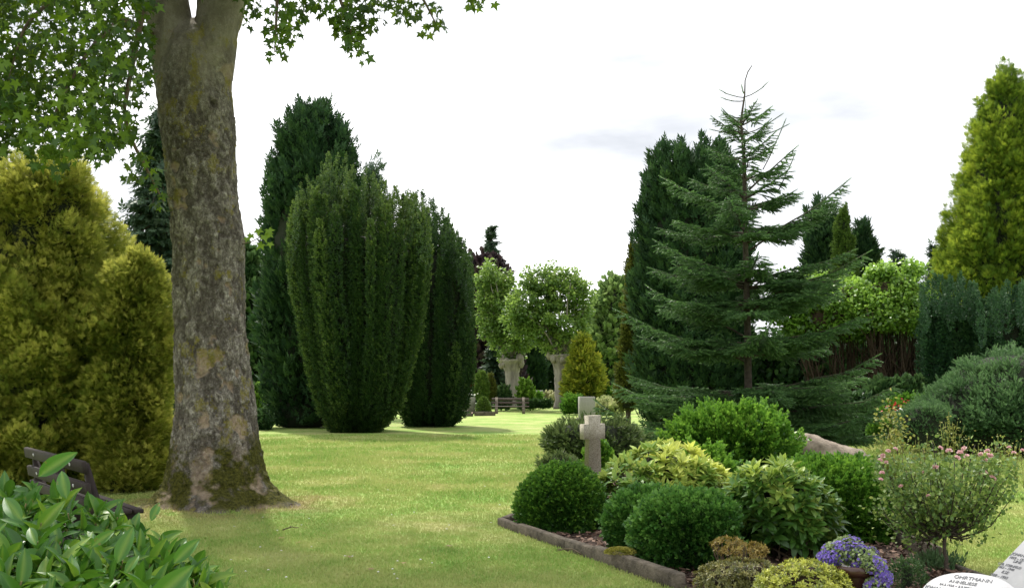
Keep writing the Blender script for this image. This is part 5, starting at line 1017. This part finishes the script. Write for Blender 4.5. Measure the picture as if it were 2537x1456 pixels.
# headstones, near right
def text_mesh(name, body, size, m, parent, Mx, ext=.0025):
    cu = bpy.data.curves.new(name, 'FONT'); cu.body = body; cu.size = size; cu.extrude = ext; cu.align_x = 'LEFT'; o = bpy.data.objects.new(name, cu); COL.objects.link(o)
    bpy.context.view_layer.update(); dg = bpy.context.evaluated_depsgraph_get(); me = bpy.data.meshes.new_from_object(o.evaluated_get(dg)); bpy.data.objects.remove(o); me.materials.clear(); me.materials.append(m)
    q = bpy.data.objects.new(name, me); COL.objects.link(q); q.parent = parent; q.matrix_local = Mx; return q
def headstone(label, anchor, r, tilt, outline, thick, m, lines, name='headstone'):
    """anchor world point on the face; r horizontal text direction; tilt of the face from horizontal"""
    r = np.array([r[0], r[1], 0.]); r /= np.linalg.norm(r); hz = np.array([-r[1], r[0], 0.]); u = hz*math.cos(tilt)+UP*math.sin(tilt); n = np.cross(r, u)
    root = thing(name, label, 'gravestone', (anchor[0], anchor[1], 0)); V = []; k = len(outline)
    ol = np.array(outline, float); cc = ol.mean(0)
    for off, sc in ((0, .965), (-.008, .99), (-.02, 1.0), (-thick, 1.0)):
        for p in ol: q = cc+(p-cc)*sc; V.append(anchor+r*q[0]+u*q[1]+n*off)
    Q = [(L0*k+(i+1) % k, L0*k+i, (L0+1)*k+i, (L0+1)*k+(i+1) % k) for L0 in range(3) for i in range(k)]
    build('stone', np.array(V), [np.array(Q), np.array([list(range(k)), list(range(3*k, 4*k))[::-1]])], M[m], root)
    low = ol[:, 1].min(); p = anchor+u*(low*.55)-n*(thick+.05); a = Acc(); zt = float(p[2]); box(a, (p[0], p[1], zt/2-.05), .3, .5, zt+.1, np.stack([hz, -r, UP], -1), .02); a.build('plinth', M['kerb'], root)
    Mr = Matrix(((r[0], u[0], n[0], 0), (r[1], u[1], n[1], 0), (r[2], u[2], n[2], 0), (0, 0, 0, 1)))
    for body, x, y, s in lines:
        v = W(x, y, 1.0)-np.array([0, 0, EYE]); e0 = np.array([0, 0, EYE]); P = e0+v*(np.dot(anchor-e0, n)/np.dot(v, n))+n*.0015-np.array(root.location); text_mesh('lettering', body, s, M['letter'], root, Matrix.Translation(Vector(P.tolist()))@Mr, .001)
def arc(w_, h, n=16, p=2.2, y0=-.6):
    pts = [(-w_, y0), (w_, y0)]; 
    for i in range(n+1): a_ = i/n*math.pi; pts.append((w_*np.sign(math.cos(a_))*abs(math.cos(a_))**(2/p), h*abs(math.sin(a_))**(2/p)-h))
    return pts
A2 = W(2537, 1335, 6.9)
headstone('silver grey leaning headstone with engraved names at the lower right edge', A2, (.286, -.96), math.radians(38), [(-.012, -.60), (.9, -.60), (.9, .12), (-.008, .12)], .12, 'grey_stone',
    [('JOHANNES', 2505, 1373, .033), ('1859 – 1931', 2499, 1381.5, .029), ('LINE', 2509, 1392, .034), ('GEB. STEINFELD', 2471, 1396.5, .028), ('1865 – 1940', 2470, 1404.5, .028), ('ILSE', 2480, 1418, .033), ('1928 – 1993', 2450, 1423.5, .031)])
A1 = W(2425, 1419, 5.6)
headstone('pale rounded pillow headstone with engraved names, in front at the lower right', A1, (.675, -.738), math.radians(34), arc(.25, .19, 22, 2.3, -.75), .14, 'pale_stone',
    [('OHRTMANN', 2362, 1430.5, .035), ('ANNELIESE', 2350, 1441, .030), ('24.3.1935 – 2.9.2004', 2327, 1447.5, .020), ('JOHANNES', 2291, 1455, .030)])

# ================================================================== FOREGROUND CHERRY LAUREL
def laurel():
    root = thing('cherry_laurel', 'glossy broad leaved laurel bush filling the lower left corner', 'shrub', (-1.6, 3.3, 0)); a = Acc(); a2 = Acc(); t = Acc()
    ox = [-300, 0, 60, 130, 220, 300, 380, 430, 480, 530, 570]; oy = [1200, 1190, 1205, 1200, 1235, 1250, 1290, 1345, 1380, 1420, 1475]
    pts = []; n = 0
    while len(pts) < 500:
        X = R.uniform(-320, 545); Yt = np.interp(X, ox, oy); Y = Yt+12+R.random()**1.1*(1680-Yt); f = (Y-Yt)/(1600-Yt); d = 4.5-1.6*f+R.normal()*.12-.0; pts.append((X, Y, d, f))
    P = np.array([W(x, y, d) for x, y, d, f in pts]); f = np.array([p[3] for p in pts])
    for i in range(len(P)):
        k = R.integers(4, 8); ax = nrm(np.array([[R.normal()*.35+.12, -.25+R.normal()*.25, 1.0]]))[0]; x = nrm(np.cross(ax, [.3, .9, .1])[None])[0]; y = np.cross(x, ax); az0 = R.random()*6
        st_ = P[i]-ax*.22+np.array([-.06, .10, -.05]); tube(t, curve(st_, P[i], (0, 0, 0), 4, .006), [.006, .005, .004, .003], 5)
        for q in range(k):
            az = az0+q*2.4; o = x*math.cos(az)+y*math.sin(az); h = q/k; base = P[i]-ax*(.11*(1-h))
            yd = o*(.95-.45*h)+ax*(.35+.9*h)+R.normal(size=3)*.16; l = R.uniform(.085, .135)*(1 if h < .85 else .9); (tm, rib) = BL[R.choice(4, p=[.35, .3, .2, .15])]
            tn = .40+.17*R.normal()+(.45 if R.random() < .05 else 0)
            before = a.n; nd = (ax*.7-o*.35+R.normal(size=3)*.25)[None]
            scat(a, tm, base[None], yd[None], nd, l, np.array([tn])); a.T[-1] = np.clip(a.T[-1]+rib*.30, 0, 1)
    # surveyed prominent leaves
    for (x0, y0, x1, y1, d, wv) in ((165, 1235, 150, 1160, 3.5, .045), (95, 1180, 190, 1115, 3.7, .035), (290, 1395, 330, 1300, 3.1, .03), (430, 1395, 495, 1330, 3.2, .045), (370, 1500, 480, 1395, 2.9, .05), (55, 1290, 5, 1225, 3.3, .05), (90, 1350, 70, 1300, 3.1, .05), (375, 1290, 395, 1240, 3.7, .04), (225, 1355, 285, 1310, 3.3, .035), (310, 1420, 345, 1370, 3.0, .04)):
        s = W(x0, y0, d); e_ = W(x1, y1, d+.04); L_ = np.linalg.norm(e_-s); (tm, rib) = BL[0]; scat(a, tm, s[None], (e_-s)[None], np.array([[.2, -1, .35]]), L_, np.array([.5])); a.T[-1] = np.clip(a.T[-1]+rib*.25, 0, 1)
    ob = a.build('leaves', M['laurel'], root, True)
    for i in range(14):
        b = np.array([-1.6+R.normal()*.25, 3.5+R.normal()*.25, -.02]); e_ = P[R.integers(len(P))]-[0, 0, .2]; tube(t, curve(b, e_, (0, 0, .05), 7, .02), np.linspace(.02, .008, 7), 6)
    t.build('stems', M['stem_green'], root, True)
    # brown cut twigs
    # dark filler sheets added for the shade inside, closing see-through gaps
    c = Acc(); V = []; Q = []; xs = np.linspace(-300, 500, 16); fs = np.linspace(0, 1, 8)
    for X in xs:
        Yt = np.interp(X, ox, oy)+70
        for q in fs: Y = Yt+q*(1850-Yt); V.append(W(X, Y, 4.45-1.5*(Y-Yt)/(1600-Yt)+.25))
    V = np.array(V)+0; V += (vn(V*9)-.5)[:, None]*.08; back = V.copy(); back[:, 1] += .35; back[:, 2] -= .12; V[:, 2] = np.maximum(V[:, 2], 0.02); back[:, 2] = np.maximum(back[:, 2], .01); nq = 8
    Q = [(i*nq+j, (i+1)*nq+j, (i+1)*nq+j+1, i*nq+j+1) for i in range(15) for j in range(7)]; c.add(V, [np.array(Q)]); c.add(back, [np.array(Q)[:, ::-1]]); c.build('inner_shade_hull', M['core'], root)
laurel()
# ------------------------------------------------------------------ small finds on the lawn
dm = None
for k in range(46):
    X = R.uniform(560, 1500); Y = R.uniform(1110, 1450)
    if X > 1240 and Y > 1280: X -= 450
    p = G(X, Y)
    if dm is None:
        a = Acc(); o = rdir(16); o[:, 2] = abs(o[:, 2])*.5; scat(a, BLADE, o*.003, o, np.tile(UP, (16, 1)), .011, .6); dm = a.build('clover_flower', M['white_fl']); ob = dm
    else: ob = dm.copy(); COL.objects.link(ob)
    ob.location = (float(p[0]), float(p[1]), .036); ob.rotation_euler = (0, 0, R.random()*6); tag(ob, 'tiny white clover flower dotted in the lawn grass', 'flower', 'white clover flowers in the lawn')
for k, (X, Y) in enumerate(((858, 1378), (735, 1345), (1010, 1392), (930, 1408), (690, 1330), (1120, 1352))):
    p = G(X, Y, .035); a = Acc(); scat(a, LOBED, p[None], np.array([[R.normal(), R.normal(), .1]]), np.array([[.2*R.normal(), .2*R.normal(), 1]]), .09, .5)
    tag(a.build('fallen_leaf', M['azalea_rust']), 'small brown fallen leaf lying on the lawn', 'leaf', 'brown fallen leaves on the lawn')
def stick(label, X, Y, l, yaw):
    p = G(X, Y, .03); a = Acc(); tube(a, curve(p, p+np.array([math.cos(yaw)*l, math.sin(yaw)*l, .02]), (0, 0, .02), 6, .006), np.linspace(.008, .004, 6), 5); tube(a, curve(p+np.array([math.cos(yaw)*l*.5, math.sin(yaw)*l*.5, .02]), p+np.array([math.cos(yaw+.7)*l*.8, math.sin(yaw+.7)*l*.8, .03]), (0, 0, .01), 4, .004), [.005, .004, .004, .003], 4); tag(a.build('fallen_twig', M['twig']), label, 'twig')
stick('grey fallen twig on the grass right of the sycamore base', 700, 1312, .18, .4)
stick('brown fallen twigs beside the near kerb', 1745-10, 1690, .2, 2.6) if False else stick('brown fallen twigs lying along the kerb by the mulch', 1440, 1372, .3, 2.4)
